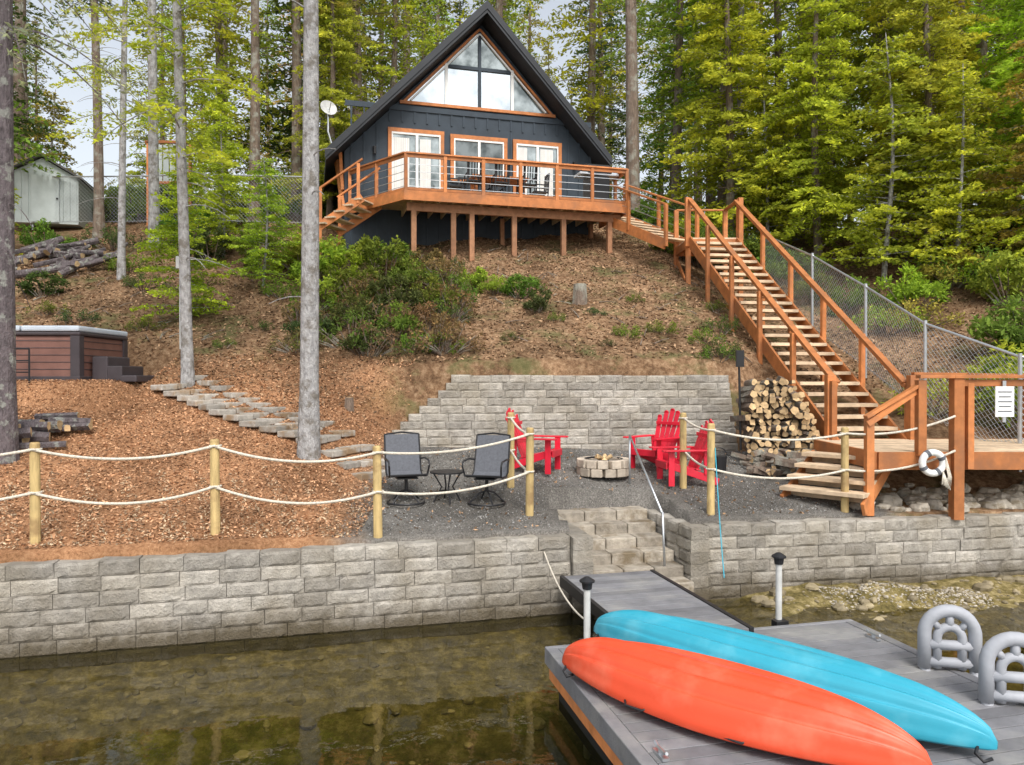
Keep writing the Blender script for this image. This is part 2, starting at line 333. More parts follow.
def blockwall(mb,p0,p1,z0,nc,ch,bl,dep,setb=.012,starts=None,ends=None,jo=.012):
    p0=Vector((*p0,0));p1=Vector((*p1,0)); u=(p1-p0); Lt=u.length; u.normalize(); n=Vector((u.y,-u.x,0))
    for c in range(nc):
        s=starts[c] if starts else 0; e=ends[c] if ends else Lt
        x=s; first=True
        while x<e-.02:
            l=bl*random.uniform(.85,1.15)
            if first and c%2: l*=.5
            first=False
            if e-x-l<bl*.35: l=e-x
            l=min(l,e-x)
            top=random.uniform(-.004,.014) if c==nc-1 else 0
            o=p0+u*x-n*(setb*c+random.uniform(0,jo))+Vector((0,0,z0+c*ch+random.uniform(-.002,.002)))
            block(mb,o,u,n,l,ch+top,dep); x+=l
u14=Vector((.97,.242,0)); v14=Vector((-.242,.97,0))
E=Vector((1.06,9.6,0))
mb=MB()
pl=(-20,9.336-.249*20)
blockwall(mb,pl,(1.06-.29,9.6-.072),-.35,8,.165,.42,.36,.012)
blockwall(mb,(E.x,E.y),( (E+v14*1.8).x,(E+v14*1.8).y),-.35,8,.165,.42,.28,.0)
mb.obj("retaining_wall",['block'])
mb=MB()
RS=E+u14*1.46+v14*.24
blockwall(mb,((RS+v14*1.55).x,(RS+v14*1.55).y),(RS.x,RS.y),-.2,7,.165,.42,.28,0)
blockwall(mb,((RS+u14*.29).x,(RS+u14*.29).y-.03),(16,10.17+.17*(16-2.41)),-.35,8,.165,.42,.36,.010)
mb.obj("retaining_wall",['block'])
mb=MB(); ch=.145
p0=(-2.45,float(upwallY(-2.45))); p1=(4.35,float(upwallY(4.35)))
st=[0,.0,.1,.25,.4,.55,.75,.9,1.1,1.25,1.35]
blockwall(mb,p0,p1,1.46,11,ch,.43,.34,.052,starts=st,jo=.02)
mb.obj("retaining_wall",['block'])
mb=MB()
for i in range(6):
    z=.27+.145*i; L_=1.44; x=0
    while x<L_-.01:
        l=min(random.uniform(.4,.55),L_-x)
        if L_-x-l<.2: l=L_-x
        c=E+u14*(x+l/2+.01)+v14*(.08+.3*i+.2)+Vector((0,0,z-.2))
        R=Matrix((u14,v14,Vector((0,0,1)))).transposed()
        mb.box(c,(l-.012,.4,.4),R); x+=l
mb.obj("stone_steps",['step'],bevel=.015)
# ------------------------------------------------------------------ dock
R14=Matrix((u14,v14,Vector((0,0,1)))).transposed()
DO=Vector((.375,7.03,0)); zd=.46
dk=empty("floating_dock")
mb=MB(); Wd=3.25; Ld=6.5
ud=u14; vd=v14
n=int(Ld/.145)
for i in range(n):
    y=-.0725-i*.145
    mb.box(DO+ud*(Wd/2)+vd*y+Vector((0,0,zd-.015)),(Wd-.12,.134,.03),R14)
mb.obj("deck_boards",['dock'],dk,bevel=.004)
mb=MB()
for t,sx_ in ((0,1),(Wd,1)):
    mb.box(DO+ud*t+vd*(-Ld/2)+Vector((0,0,zd-.075)),(.11,Ld,.16),R14,0)
mb.box(DO+ud*(Wd/2)+vd*.03+Vector((0,0,zd-.075)),(Wd+.11,.06,.158),R14,0)
mb.box(DO+ud*(Wd/2)+vd*(-Ld-.03)+Vector((0,0,zd-.075)),(Wd+.11,.06,.158),R14,0)
for t in (0,Wd): mb.box(DO+ud*t+vd*(-Ld/2)+Vector((0,0,zd-.215)),(.07,Ld-.04,.12),R14,1)
mb.box(DO+ud*(Wd/2)+vd*.02+Vector((0,0,zd-.215)),(Wd-.1,.05,.118),R14,1)
for t in (.5,1.6,2.7):
    for y in (-.7,-2.4,-4.2,-5.8): mb.box(DO+ud*t+vd*y+Vector((0,0,.07)),(.9,1.3,.34),R14,2)
mb.obj("frame",['dock','cedar','float'],dk,bevel=.008)
mb=MB()
for t,y in ((.12,-.5),(.12,-2.1),(3.12,-.5)):
    q=DO+ud*t+vd*y+Vector((0,0,zd)); mb.box(q+Vector((0,0,.012)),(.05,.16,.02),R14); mb.tube([q+vd*-.09+Vector((0,0,.06)),q+vd*-.05+Vector((0,0,.045)),q+vd*.05+Vector((0,0,.045)),q+vd*.09+Vector((0,0,.06))],.012,6); mb.cyl(q+Vector((0,0,.02)),q+Vector((0,0,.045)),.02)
mb.obj("cleats",['metal'],dk)
gw=empty("gangway")
g0=DO+ud*.82+vd*(-.12)
mb=MB(); ng_=15; zt0,zt1=zd+.05,.50
for i in range(ng_):
    f=(i+.5)/ng_; mb.box(g0+ud*.6+vd*(f*2.35)+Vector((0,0,zt0+(zt1-zt0)*f)),(1.16,.148,.03),R14,0)
mb.obj("boards",['dock'],gw,bevel=.003)
mb=MB()
for t in (-.01,1.21): mb.beam(g0+ud*t+Vector((0,0,zt0-.04)),g0+ud*t+vd*2.35+Vector((0,0,zt1-.04)),.05,.13)
mb.obj("rails",['black'],gw,bevel=.004)
for (x,y,zt) in ((.73,7.28,.95),(2.80,7.86,1.05)):
    mb=MB(); mb.cyl((x,y,-1.2),(x,y,zt),.033,n=14,mi=0); mb.cyl((x,y,zt),(x,y,zt+.07),.045,.055,14,1); mb.cyl((x,y,zt+.07),(x,y,zt+.085),.075,.075,14,1); mb.cyl((x,y,zt+.085),(x,y,zt+.12),.075,.02,14,1)
    mb.box((x,y-.04,zd-.05),(.14,.1,.12),R14,1)
    mb.obj("dock_post_light",['pipe','black'],smooth=False)
def kayak(name,p0,p1,Wk,Hk,mk,roll=0):
    p0=Vector(p0);p1=Vector(p1); Lk=(p1-p0).length; d=(p1-p0).normalized(); sd_=Vector((d.y,-d.x,0))
    ns,nc=80,120; vs=[];fs=[]
    for i in range(ns+1):
        s_=-1+2*i/ns; a=abs(s_)
        w_=Wk/2*max(1-a**2.0,0)**.88+.014
        h_=Hk*max(1-a**3.6,0)**.5*.86+.05
        amp=min(1,w_/.22)
        for j in range(nc):
            an=2*math.pi*j/nc; cx,sx=math.cos(an),math.sin(an)
            if sx>=0:
                xx=w_*math.copysign(abs(cx)**.80,cx); k=abs(xx)/w_
                zz=h_*abs(sx)**.62
                zz*= (1-.10*a*k)
                zz-=.046*math.exp(-((k-.36)/.065)**2)*amp
                zz+=.016*math.exp(-((k-.60)/.06)**2)*amp
                zz-=.034*math.exp(-((k-.82)/.04)**2)*amp
                zz+=(.016+.05*a*a)*math.exp(-((k)/.08)**2)*amp*(1-a**6)
            else:
                xx=w_*math.copysign(abs(cx)**.9,cx)*1.0; zz=-.06*abs(sx)**.8*(max(1-a*a,0)**.4)
            lip=.016*math.exp(-(sx/.12)**2)*amp; xx+=math.copysign(lip,xx)
            vs.append(p0+d*(Lk*(s_+1)/2)+sd_*xx+Vector((0,0,zz+.07+.015*a)))
    for i in range(ns):
        for j in range(nc): fs.append((i*nc+j,i*nc+(j+1)%nc,(i+1)*nc+(j+1)%nc,(i+1)*nc+j))
    fs+=[tuple(range(nc-1,-1,-1)),tuple(range(ns*nc,(ns+1)*nc))]
    e=empty(name); mb=MB(); mb.add(vs,fs,0,.5); mb.obj("hull",[mk],e,smooth=True)
    mb=MB(); c=(p0+p1)/2
    ring=[c+d*(.48*math.cos(t))+sd_*(.25*math.sin(t))+Vector((0,0,.022)) for t in np.linspace(0,2*math.pi,28)[:-1]]
    mb.tube(ring,.02,6,0,closed=True)
    for f in (.03,.97):
        q=p0+d*Lk*f; mb.tube([q+sd_*.05+Vector((0,0,.10)),q+sd_*.11+Vector((0,0,.06)),q+sd_*.13+d*.05+Vector((0,0,.03)),q+sd_*.09+d*.09+Vector((0,0,.05))],.012,6,0)
    for f in (.33,.60):
        q=p0+d*Lk*f+sd_*(Wk*.47)+Vector((0,0,.10)); mb.tube([q-d*.1,q-d*.07+sd_*.035+Vector((0,0,-.02)),q+d*.07+sd_*.035+Vector((0,0,-.02)),q+d*.1],.009,6,0)
    mb.obj("cockpit_rim_and_handles",['black'],e,smooth=True)
    return e
kayak("kayak",(.80,7.25,zd+.01),(3.20,4.93,zd+.01),.72,.31,'blue')
kayak("kayak",(.44,6.45,zd+.01),(2.60,4.62,zd+.01),.74,.31,'orange')
def ladder(c,rz):
    mb=MB(); Rz=Matrix.Rotation(rz,3,'Z'); c=Vector(c)
    def arch(w_,h_,r,t,zb=0):
        pts=[Vector((-w_/2,t,zb)),Vector((-w_/2,t,h_-w_/2))]+[Vector((-w_/2*math.cos(a),t,h_-w_/2+w_/2*math.sin(a))) for a in np.linspace(.15,math.pi-.15,12)]+[Vector((w_/2,t,h_-w_/2)),Vector((w_/2,t,zb))]
        mb.tube([c+Rz@p for p in pts],r,10,0,.5)
    arch(.40,.50,.055,0); arch(.20,.36,.038,0)
    for z,wid in ((.05,.42),(.20,.40)): mb.tube([c+Rz@Vector((-wid/2,0,z)),c+Rz@Vector((wid/2,0,z))],.045,8,0,.5)
    mb.tube([c+Rz@Vector((0,0,.34)),c+Rz@Vector((0,0,.48))],.035,8,0,.5)
    for sg in (-1,1): mb.tube([c+Rz@Vector((sg*.08,0,.34)),c+Rz@Vector((sg*.15,0,.42))],.03,8,0,.5)
    mb.tube([c+Rz@Vector((.2,0,.05)),c+Rz@Vector((.22,-.02,-.9))],.045,8,0,.5)
    mb.tube([c+Rz@Vector((-.2,0,.05)),c+Rz@Vector((-.18,-.02,-.3))],.045,8,0,.5)
    return mb
a_=ladder((3.80,6.50,zd+.02),math.radians(-12)); b_=ladder((3.90,5.80,zd+.02),math.radians(-12))
for q in range(3):
    z=-.05-.25*q; a_.beam((4.0,6.46,z),(4.11,5.77,z),.1,.04)
o_=len(a_.v); a_.v+=b_.v; a_.f+=[tuple(i+o_ for i in f) for f in b_.f]; a_.m+=b_.m; a_.t+=b_.t
a_.obj("dock_ladder",['greyplastic'],smooth=True)
# ------------------------------------------------------------------ rope fence
def gpt(x,y,dz=0): return Vector((x,y,hz(x,y)+dz))
posts=[(-7.9,7.85,1.15),(-5.42,8.52,1.14),(-3.56,9.0,1.13),(-1.66,9.3,1.13),(.24,10.3,1.2),(-.02,11.5,1.15),(2.73,11.95,1.2),(2.85,10.75,1.3),(4.90,11.03,1.24)]
fe=empty("rope_fence"); mb=MB()
for x,y,h in posts:
    z=hz(x,y); lx=random.uniform(-.02,.02)
    mb.tube([(x,y,z-.3),(x+lx*.9,y,z+h-.02),(x+lx,y,z+h)],[.057,.053,.044],14,0)
mb.obj("posts",['post'],fe,smooth=False)
mb=MB()
def rope(a,b,sag,r=.017):
    a=Vector(a);b=Vector(b); P=[]
    for i in range(19):
        t=i/18; p=a.lerp(b,t); p.z-=sag*4*t*(1-t); P.append(p)
    mb.tube(P,r,7,0,.5)
def ptop(i,f):
    x,y,h=posts[i]; return Vector((x,y-.05,hz(x,y)+h*f))
for a,b,s1,s2 in ((0,1,.12,.14),(1,2,.13,.16),(2,3,.15,.17),(3,4,.10,.13),(4,5,.05,.05),(6,7,.05,.05),(7,8,.12,.13)):
    rope(ptop(a,.93),ptop(b,.93),s1); rope(ptop(a,.50),ptop(b,.50),s2)
x8=ptop(8,.93); rope(x8,(6.42,10.86,2.45),.1); rope(ptop(8,.5),(6.42,10.86,1.95),.12)
for i in range(len(posts)):
    x,y,h=posts[i]
    for f in (.93,.5):
        z=hz(x,y)+h*f; mb.tube([(x+.063*math.cos(t),y+.063*math.sin(t),z) for t in np.linspace(0,2*math.pi,13)[:-1]],.013,6,0,.5,closed=True)
mb.obj("ropes",['rope'],fe,smooth=True)
mb=MB(); rope((.3,10.25,1.08),(.76,7.35,.6),.25,.01); mb.tube([(.3,10.25,1.08),(-.2,10.4,1.04),(-.9,10.2,1.04)],.01,6,0); mb.obj("mooring_rope",['rope'],smooth=True)
mb=MB(); mb.tube([(1.9,12.1,2.08),(2.08,10.35,1.12)],.017,8,0); mb.tube([(1.9,12.1,2.08),(1.9,12.1,1.2)],.017,8,0); mb.tube([(2.08,10.35,1.15),(2.1,10.3,.35)],.017,8,0); mb.obj("handrail",['metal'],smooth=True)
mb=MB(); rope((2.9,10.7,2.0),(2.55,9.0,.6),.1,.007); mb.obj("hose",['blue'],smooth=True)
# ------------------------------------------------------------------ chairs etc
def place(mb,name,mats,loc,rz,sc=1,bevel=0,smooth=False):
    o=mb.obj(name,mats,bevel=bevel,smooth=smooth); o.location=loc; o.rotation_euler=(0,0,rz); o.scale=(sc,)*3; return o
def adirondack(loc,rz,sc=.97):
    mb=MB()
    for i in range(6):
        f=i/5; mb.box((0,-.33+.50*f,.37-.11*f),(.52,.085,.022),Matrix.Rotation(-.2,3,'X'))
    for i in range(5):
        k=i-2; h=[.92,1.0,1.04,1.0,.92][i]
        mb.beam((k*.085,.17,.24),(k*.125,.17+.32*(h-.24)/.8,h),.09,.02,up=(0,-1,.4))
        mb.cyl((k*.125,.17+.32*(h-.24)/.8-.01,h),(k*.125,.17+.32*(h-.24)/.8+.01,h+.004),.045,n=12)
    for s_ in (-1,1):
        mb.box((s_*.33,-.06,.585),(.14,.76,.024)); mb.box((s_*.33,-.45,.585),(.10,.04,.024))
        mb.box((s_*.285,-.30,.287),(.035,.1,.572)); mb.beam((s_*.25,-.34,.35),(s_*.25,.52,.05),.03,.12)
        mb.beam((s_*.29,.28,.57),(s_*.27,.30,.18),.035,.07,up=(0,1,0))
    mb.box((0,.27,.52),(.62,.03,.07)); mb.box((0,.35,.82),(.52,.022,.06)); mb.box((0,-.375,.33),(.54,.022,.11))
    return place(mb,"adirondack_chair",['red'],loc,rz,sc,bevel=.006)
adirondack(gpt(.40,12.45),math.radians(70))
adirondack(gpt(2.50,13.0),math.radians(-48))
adirondack(gpt(2.78,12.2),math.radians(-82))
def slingchair(loc,rz):
    mb=MB()
    prof=[(-.26,.44),(-.10,.40),(.12,.39),(.22,.44),(.30,.68),(.38,.98)]
    for i in range(len(prof)-1):
        (y0,z0),(y1,z1)=prof[i],prof[i+1]
        mb.beam((0,y0,z0),(0,y1,z1),.50,.012,mi=1,tint=.5)
    for s_ in (-1,1):
        mb.tube([(s_*.26,y,z) for y,z in prof],.014,6,0)
        mb.tube([(s_*.27,.27,.62),(s_*.29,.05,.65),(s_*.29,-.22,.64),(s_*.29,-.27,.58),(s_*.27,-.20,.42)],.014,6,0)
    mb.tube([(-.26,.38,.98),(0,.40,1.01),(.26,.38,.98)],.014,6,0); mb.tube([(-.26,-.26,.44),(.26,-.26,.44)],.014,6,0)
    mb.tube([(.27*math.cos(t),.27*math.sin(t),.018) for t in np.linspace(0,2*math.pi,25)[:-1]],.016,6,0,closed=True)
    for k in range(4):
        a=k*math.pi/2+.6; mb.tube([(.27*math.cos(a),.27*math.sin(a),.02),(.12*math.cos(a),.12*math.sin(a),.16),(0,0,.2)],.013,6,0)
    mb.cyl((0,0,.18),(0,0,.36),.025); mb.box((0,0,.375),(.3,.3,.02))
    return place(mb,"patio_chair",['black','sling'],loc,rz,.97,smooth=False)
slingchair(gpt(-1.50,10.62),math.radians(18)); slingchair(gpt(-.36,10.68),math.radians(-14))
mb=MB(); mb.cyl((0,0,.42),(0,0,.44),.25,n=24)
for k in range(4):
    a=k*math.pi/2+.3; mb.tube([(.2*math.cos(a),.2*math.sin(a),.42),(.08*math.cos(a),.08*math.sin(a),.22),(.2*math.cos(a),.2*math.sin(a),0)],.012,6,0)
mb.tube([(.12*math.cos(t),.12*math.sin(t),.15) for t in np.linspace(0,2*math.pi,17)[:-1]],.01,6,0,closed=True)
place(mb,"side_table",['black'],gpt(-.93,10.75),0)
mb=MB(); fc=gpt(1.52,12.45)
for c in range(2):
    for k in range(13):
        a=2*math.pi*(k+.5*c)/13+random.uniform(-.03,.03); Rr=Matrix.Rotation(a,3,'Z'); mb.box(fc+Rr@Vector((.37+random.uniform(-.01,.01),0,.08+.135*c)),(.15,.172-.004*c,.13),Rr,0)
mb.cyl(fc+Vector((0,0,.0)),fc+Vector((0,0,.14)),.31,n=20,mi=1)
mb.tube([fc+Vector((.31*math.cos(t),.31*math.sin(t),.27)) for t in np.linspace(0,2*math.pi,25)[:-1]],.02,6,2,closed=True)
for k in range(6):
    a=random.uniform(0,6.3); q=fc+Vector((.2*math.cos(a),.2*math.sin(a),.17)); mb.cyl(q,fc+Vector((-.15*math.cos(a),-.1*math.sin(a),.32)),.04,.035,8,3)
mb.obj("fire_pit",['firestone','ash','black','logend'],bevel=.014)
# firewood stack
mb=MB()
xx0,xx1=4.15,5.75
z0=hz(4.7,13.0)-.1
r_=.062; row=0; z=z0+r_
while z<z0+1.72:
    f=(z-z0)/1.75; a=xx0+.02+.22*f**3+random.uniform(-.05,.05); b_=xx1-.75*max(0,f-.05)
    x=a+(r_ if row%2 else 0)
    while x<b_:
        rr_=random.uniform(.035,.078); n_=random.choice([3,4,5,5,6,8]); yy=13.15+random.uniform(-.14,.14)+.25*f; ax=random.uniform(-.16,.16); az_=random.uniform(-.08,.08)
        mb.cyl((x,yy,z+random.uniform(-.03,.03)),(x+ax,yy+.5,z+az_),rr_,rr_,n_,0,1,jit=.25); x+=rr_*1.8
    z+=r_*1.6; row+=1
for k in range(110):
    x=random.uniform(4.2,6.1); y=random.uniform(12.4,13.25); a=random.uniform(0,3.1); rr_=random.uniform(.035,.07); zz=hz(x,y)+rr_+random.uniform(0,.22)
    mb.cyl((x,y,zz),(x+.35*math.cos(a),y+.35*math.sin(a),zz+random.uniform(-.03,.1)),rr_,rr_,random.choice([3,4,5,7]),0,1,jit=.2)
mb.obj("firewood_stack",['bark','logend'])
mb=MB()
for k in range(20):
    x=random.uniform(-7.5,-6.7); y=random.uniform(10.7,11.7); rr_=random.uniform(.05,.085); a=random.uniform(-.5,.5); zz=hz(x,y)+rr_+random.uniform(0,.2)
    mb.cyl((x-.3*math.cos(a),y-.3*math.sin(a),zz),(x+.3*math.cos(a),y+.3*math.sin(a),zz+random.uniform(-.03,.06)),rr_,rr_,random.choice([5,6,8]),0,1,jit=.2)
mb.obj("log_pile",['barkdark','logend'])
mb=MB()
for k in range(26):
    x=random.uniform(-13.6,-11.0); y=random.uniform(19.6,21.6); rr_=random.uniform(.05,.13); a=random.uniform(-.9,1.6); l=random.uniform(.3,1.0); zz=hz(x,y)+rr_+random.uniform(0,.35)
    mb.cyl((x-l*math.cos(a),y-l*math.sin(a)*.6,zz-.3*l*math.sin(a)-.1),(x+l*math.cos(a),y+l*math.sin(a)*.6,zz+.3*l*math.sin(a)+.1),rr_,rr_*.7,9,0,1,jit=.2,tint=random.random()*.4)
mb.obj("log_pile",['barkdark','logend'])
for x,y,r,h in ((1.62,17.9,.15,.48),(-2.95,13.6,.07,.22)):
    mb=MB(); z=hz(x,y); mb.cyl((x,y,z-.2),(x,y,z+h),r*1.3,r,14,0,jit=.12); mb.cyl((x,y,z+h),(x,y,z+h+.006),r*.86,n=14,mi=1); mb.obj("tree_stump",['bark','logend'])
mb=MB()
pts=[(-6.3,14.0),(-5.4,13.55),(-4.6,13.0),(-3.9,12.6),(-3.2,12.3),(-2.5,11.95),(-1.95,11.6)]
for i in range(len(pts)-1):
    a=Vector((*pts[i],0));b=Vector((*pts[i+1],0)); nseg=max(2,int((b-a).length/.3))
    dr=(b-a).normalized(); sd_=Vector((-dr.y,dr.x,0))
    for k in range(nseg):
        c=a.lerp(b,(k+.5)/nseg)
        for s_ in (-.36,0,.36):
            q=c+sd_*(s_+random.uniform(-.015,.015)); z=max(hz(q.x,q.y),hz(c.x,c.y)-.02)
            Rr=Matrix.Rotation(math.atan2(dr.y,dr.x)+random.uniform(-.05,.05),3,'Z')@Matrix.Rotation(random.uniform(-.03,.03),3,'X')
            mb.box((q.x,q.y,z-.015),((b-a).length/nseg-.03,.34,.10),Rr)
mb.obj("stone_path",['paver'],bevel=.015)
def rocks(name,n,xr,yr,smin,smax,seed,mk='rock',on=None):
    random.seed(seed); mb=MB()
    for k in range(n):
        x=random.uniform(*xr); y=random.uniform(*yr); s_=random.uniform(smin,smax)*random.uniform(.5,1)
        wy=float(wallY(np.float64(x)))
        if on=='land' and y<wy+.42: y=wy+.42+random.random()*.6
        if on=='bed':
            if y>wy-.1: continue
            if .3<x<4.0 and y<7.9: continue
        z=hz(x,y); vs=[];fs=[]; nu,nv=8,5; a=random.uniform(.7,1.3);b=random.uniform(.7,1.2);c=random.uniform(.45,.75)
        vs.append(Vector((x,y,z-s_*c*.6)))
        for j in range(1,nv):
            ph=-math.pi/2+math.pi*j/nv
            for i in range(nu):
                th=2*math.pi*i/nu; r=s_*random.uniform(.85,1.12)
                vs.append(Vector((x+r*a*math.cos(ph)*math.cos(th),y+r*b*math.cos(ph)*math.sin(th),z+r*c*math.sin(ph)+s_*.15)))
        vs.append(Vector((x,y,z+s_*c*1.1)))
        for i in range(nu): fs.append((0,1+(i+1)%nu,1+i))
        for j in range(nv-2):
            for i in range(nu): q=1+j*nu; fs.append((q+i,q+(i+1)%nu,q+nu+(i+1)%nu,q+nu+i))
        q=1+(nv-2)*nu
        for i in range(nu): fs.append((q+i,q+(i+1)%nu,len(vs)-1))
        mb.add(vs,fs,0)
    return mb.obj(name,[mk],smooth=False)
rocks("river_rocks",190,(5.1,9.5),(11.0,12.3),.06,.24,11,on='land')
rocks("beach_pebbles",900,(3.2,8.8),(8.6,10.9),.012,.045,12,'wetrock','bed')
rocks("gravel_spit",1100,(4.2,6.4),(9.75,10.45),.008,.026,15,'rock','bed')
rocks("shore_stones",170,(2.9,8.8),(7.6,10.9),.04,.13,14,'wetrock','bed')
rocks("lakebed_stones",420,(-7,3),(5.6,9.6),.02,.10,13,'wetrock','bed')
# ------------------------------------------------------------------ hot tub
ht=empty("hot_tub"); bx=Vector((-8.62,14.0,2.95)); Rt=Matrix.Rotation(math.radians(2),3,'Z'); td=1.72
mb=MB(); mb.box(bx+Vector((0,0,.41)),(1.96,td,.78),Rt,0,.5); mb.obj("cabinet",['tub'],ht,bevel=.06)
mb=MB()
for k in range(1,6): 
    mb.box(bx+Rt@Vector((0,-td/2-.004,.08+.125*k)),(1.7,.012,.012),Rt); mb.box(bx+Rt@Vector((.984,0,.08+.125*k)),(.012,td-.3,.012),Rt)
for sx_ in (-1,1):
    for sy in (-1,1): mb.box(bx+Rt@Vector((sx_*.93,sy*(td/2-.05),.40)),(.16,.16,.79),Rt)
mb.box(bx+Vector((0,0,.03)),(2.04,td+.08,.1),Rt); mb.obj("corners",['tubdark'],ht,bevel=.02)
mb=MB(); mb.box(bx+Vector((0,0,.83)),(2.04,td+.08,.07),Rt,0,.5); mb.box(bx+Rt@Vector((-.51,0,.92)),(1.0,td+.1,.10),Rt,1,.5); mb.box(bx+Rt@Vector((.51,0,.92)),(1.0,td+.1,.10),Rt,1,.5); mb.obj("cover",['tubdark','cover'],ht,bevel=.03)
mb=MB()
for k in range(3): mb.box((-7.42+.26*k,13.9,2.95+.24-.085*k-.03),(.28,.8,.46-.17*k))
mb.obj("hot_tub_steps",['tubdark'],bevel=.02)
mb=MB()
for x in (-8.55,-8.27): mb.tube([(x,12.85,2.85),(x,12.85,3.5)],.015,6)
for z in (3.5,3.3,3.1): mb.tube([(-8.55,12.85,z),(-8.27,12.85,z)],.012,6)
mb.obj("towel_rack",['black'])
# ------------------------------------------------------------------ house
ha=math.radians(15); hu=Vector((math.cos(ha),math.sin(ha),0)); hv=Vector((-math.sin(ha),math.cos(ha),0)); HQ=Vector((-3.55,22.8,0))
RH=Matrix((hu,hv,Vector((0,0,1)))).transposed()
def hp(t,n,z): return HQ+hu*t+hv*n+Vector((0,0,z))
hs_=empty("a_frame_house"); AP,TA=14.4,2.7
def zr(t): return AP-(1.02*(TA-t) if t<TA else 1.09*(t-TA))
mb=MB(); tl,tr_=-1.5,6.35; zb=5.4; HD=8.5
prof=[(tl,zb),(tr_,zb),(tr_,zr(tr_)-.34),(TA,zr(TA)-.36),(tl,zr(tl)-.34)]
mb.prism([hp(t,0,z) for t,z in prof],hv*HD,0,.5)
t=tl+.2
while t<tr_:
    def batt(z0,z1):
        if z1-z0>.05: mb.box(hp(t,-.014,(z0+z1)/2),(.05,.028,z1-z0),RH,0,.9)
    top=zr(t)-.38; batt(6.0,8.0)
    door=(-.25<t<1.55) or (1.7<t<3.55) or (3.65<t<5.4)
    if not door: batt(8.16,10.75)
    batt(10.78,11.12)
    gz=13.85-1.04*abs(t-2.62)
    if gz>11.4: batt(gz+.14,top)
    else: batt(11.30,top)
    t+=.38
for n_ in np.arange(.2,HD,.4):
    mb.box(hp(tl-.012,n_,(6+zr(tl)-.4)/2),(.024,.045,zr(tl)-.4-6),RH,0,.5)
mb.box(hp((tl+tr_)/2,-.02,11.21),(tr_-tl-.05,.04,.16),RH,0,.5)
mb.obj("walls",['siding'],hs_)
mb=MB(); ov=.75
for sgn,te in ((-1,-2.05),(1,6.72)):
    q=[hp(TA,-ov,AP),hp(te,-ov,zr(te)),hp(te,-ov,zr(te)-.30),hp(TA,-ov,AP-.33)]
    mb.prism(q,hv*(HD+1.3),0,.5)
    q=[hp(TA,-ov-.03,AP+.03),hp(te+sgn*.03,-ov-.03,zr(te)),hp(te+sgn*.03,-ov-.03,zr(te)-.24),hp(TA,-ov-.03,AP-.22)]
    mb.prism(q,hv*.028,0,.8)
    for k in range(1,14):
        n_=-ov+k*.7; mb.beam(hp(TA+sgn*.05,n_,AP-.03),hp(te,n_,zr(te)+.02),.03,.05)
mb.obj("roof",['roof'],hs_)
fr_=MB(); gl_=MB()
def beam2(t0,z0,t1,z1,w_,mi,nn=-.045,dep=.07):
    a=hp(t0,nn,z0);b=hp(t1,nn,z1); d_=(b-a).normalized(); s_=d_.cross(hv).normalized()
    R=Matrix((s_,d_,hv)).transposed()
    fr_.box((a+b)/2,(w_,(b-a).length,dep),R,mi,.5)
GA=13.85; GB=11.38; gh=(GA-GB)/1.04; gc=2.62
gt=lambda t: GA-1.04*abs(t-gc)
def pane(pts,mi): gl_.prism([hp(t,-.02,z) for t,z in pts],hv*.015,mi,.5)
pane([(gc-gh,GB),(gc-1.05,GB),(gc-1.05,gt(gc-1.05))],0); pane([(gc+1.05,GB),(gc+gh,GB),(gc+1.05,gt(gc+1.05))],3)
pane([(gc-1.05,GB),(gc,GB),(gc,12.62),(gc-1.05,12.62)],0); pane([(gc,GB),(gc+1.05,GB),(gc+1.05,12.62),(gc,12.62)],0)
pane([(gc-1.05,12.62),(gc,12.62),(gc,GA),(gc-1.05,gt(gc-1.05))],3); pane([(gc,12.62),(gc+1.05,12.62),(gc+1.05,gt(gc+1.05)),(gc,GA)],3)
beam2(gc-gh-.1,GB,gc+gh+.1,GB,.09,0); beam2(gc-gh,GB,gc,GA,.07,0,-.047); beam2(gc+gh,GB,gc,GA,.07,0,-.047)
beam2(gc-gh+.22,GB+.08,gc,GA-.14,.05,1,-.042); beam2(gc+gh-.22,GB+.08,gc,GA-.14,.05,1,-.042)
for tt in (gc-1.05,gc,gc+1.05): beam2(tt,GB+.04,tt,gt(tt)-.07,.09,1 if tt!=gc else 2,-.041)
beam2(gc-1.0,12.62,gc+1.0,12.62,.10,2,-.038)
def win(t0,t1,z0,z1,mull,g,inner=1):
    gl_.box(hp((t0+t1)/2,-.015,(z0+z1)/2),(t1-t0,.02,z1-z0),RH,g,.5)
    beam2(t0,z0,t0,z1,.11,0);beam2(t1,z0,t1,z1,.11,0);beam2(t0-.06,z1+.02,t1+.06,z1+.02,.12,0,-.048)
    beam2(t0,z0+.03,t1,z0+.03,.08,0,-.047)
    for a,b in ((t0+.07,z0),(t1-.07,z0)): beam2(a,z0+.06,a,z1-.05,.05,1,-.04)
    beam2(t0+.06,z1-.07,t1-.06,z1-.07,.06,1,-.042)
    for m_ in mull: beam2(m_,z0+.05,m_,z1-.05,.08,1,-.041)
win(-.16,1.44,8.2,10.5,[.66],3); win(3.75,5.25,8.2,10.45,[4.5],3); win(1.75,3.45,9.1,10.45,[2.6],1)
fr_.obj("window_frames",['cedar','white','siding'],hs_)
for k in range(9):
    for (a,b) in ((-.08,.6),(.75,1.36),(3.85,4.42),(4.6,5.17)):
        wv=.75 if a in (-.08,4.6) else .55
        gl_.box(hp(a+(b-a)*wv*(k+.5)/9,-.03,9.3),((b-a)*wv/10,.008,2.0),RH,2,random.random())
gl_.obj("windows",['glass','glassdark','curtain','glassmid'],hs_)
mb=MB()
for t in (-.62,5.75):
    mb.box(hp(t,-.05,9.95),(.1,.08,.05),RH); mb.cyl(hp(t,-.12,9.72),hp(t,-.12,9.95),.055,.05,8)
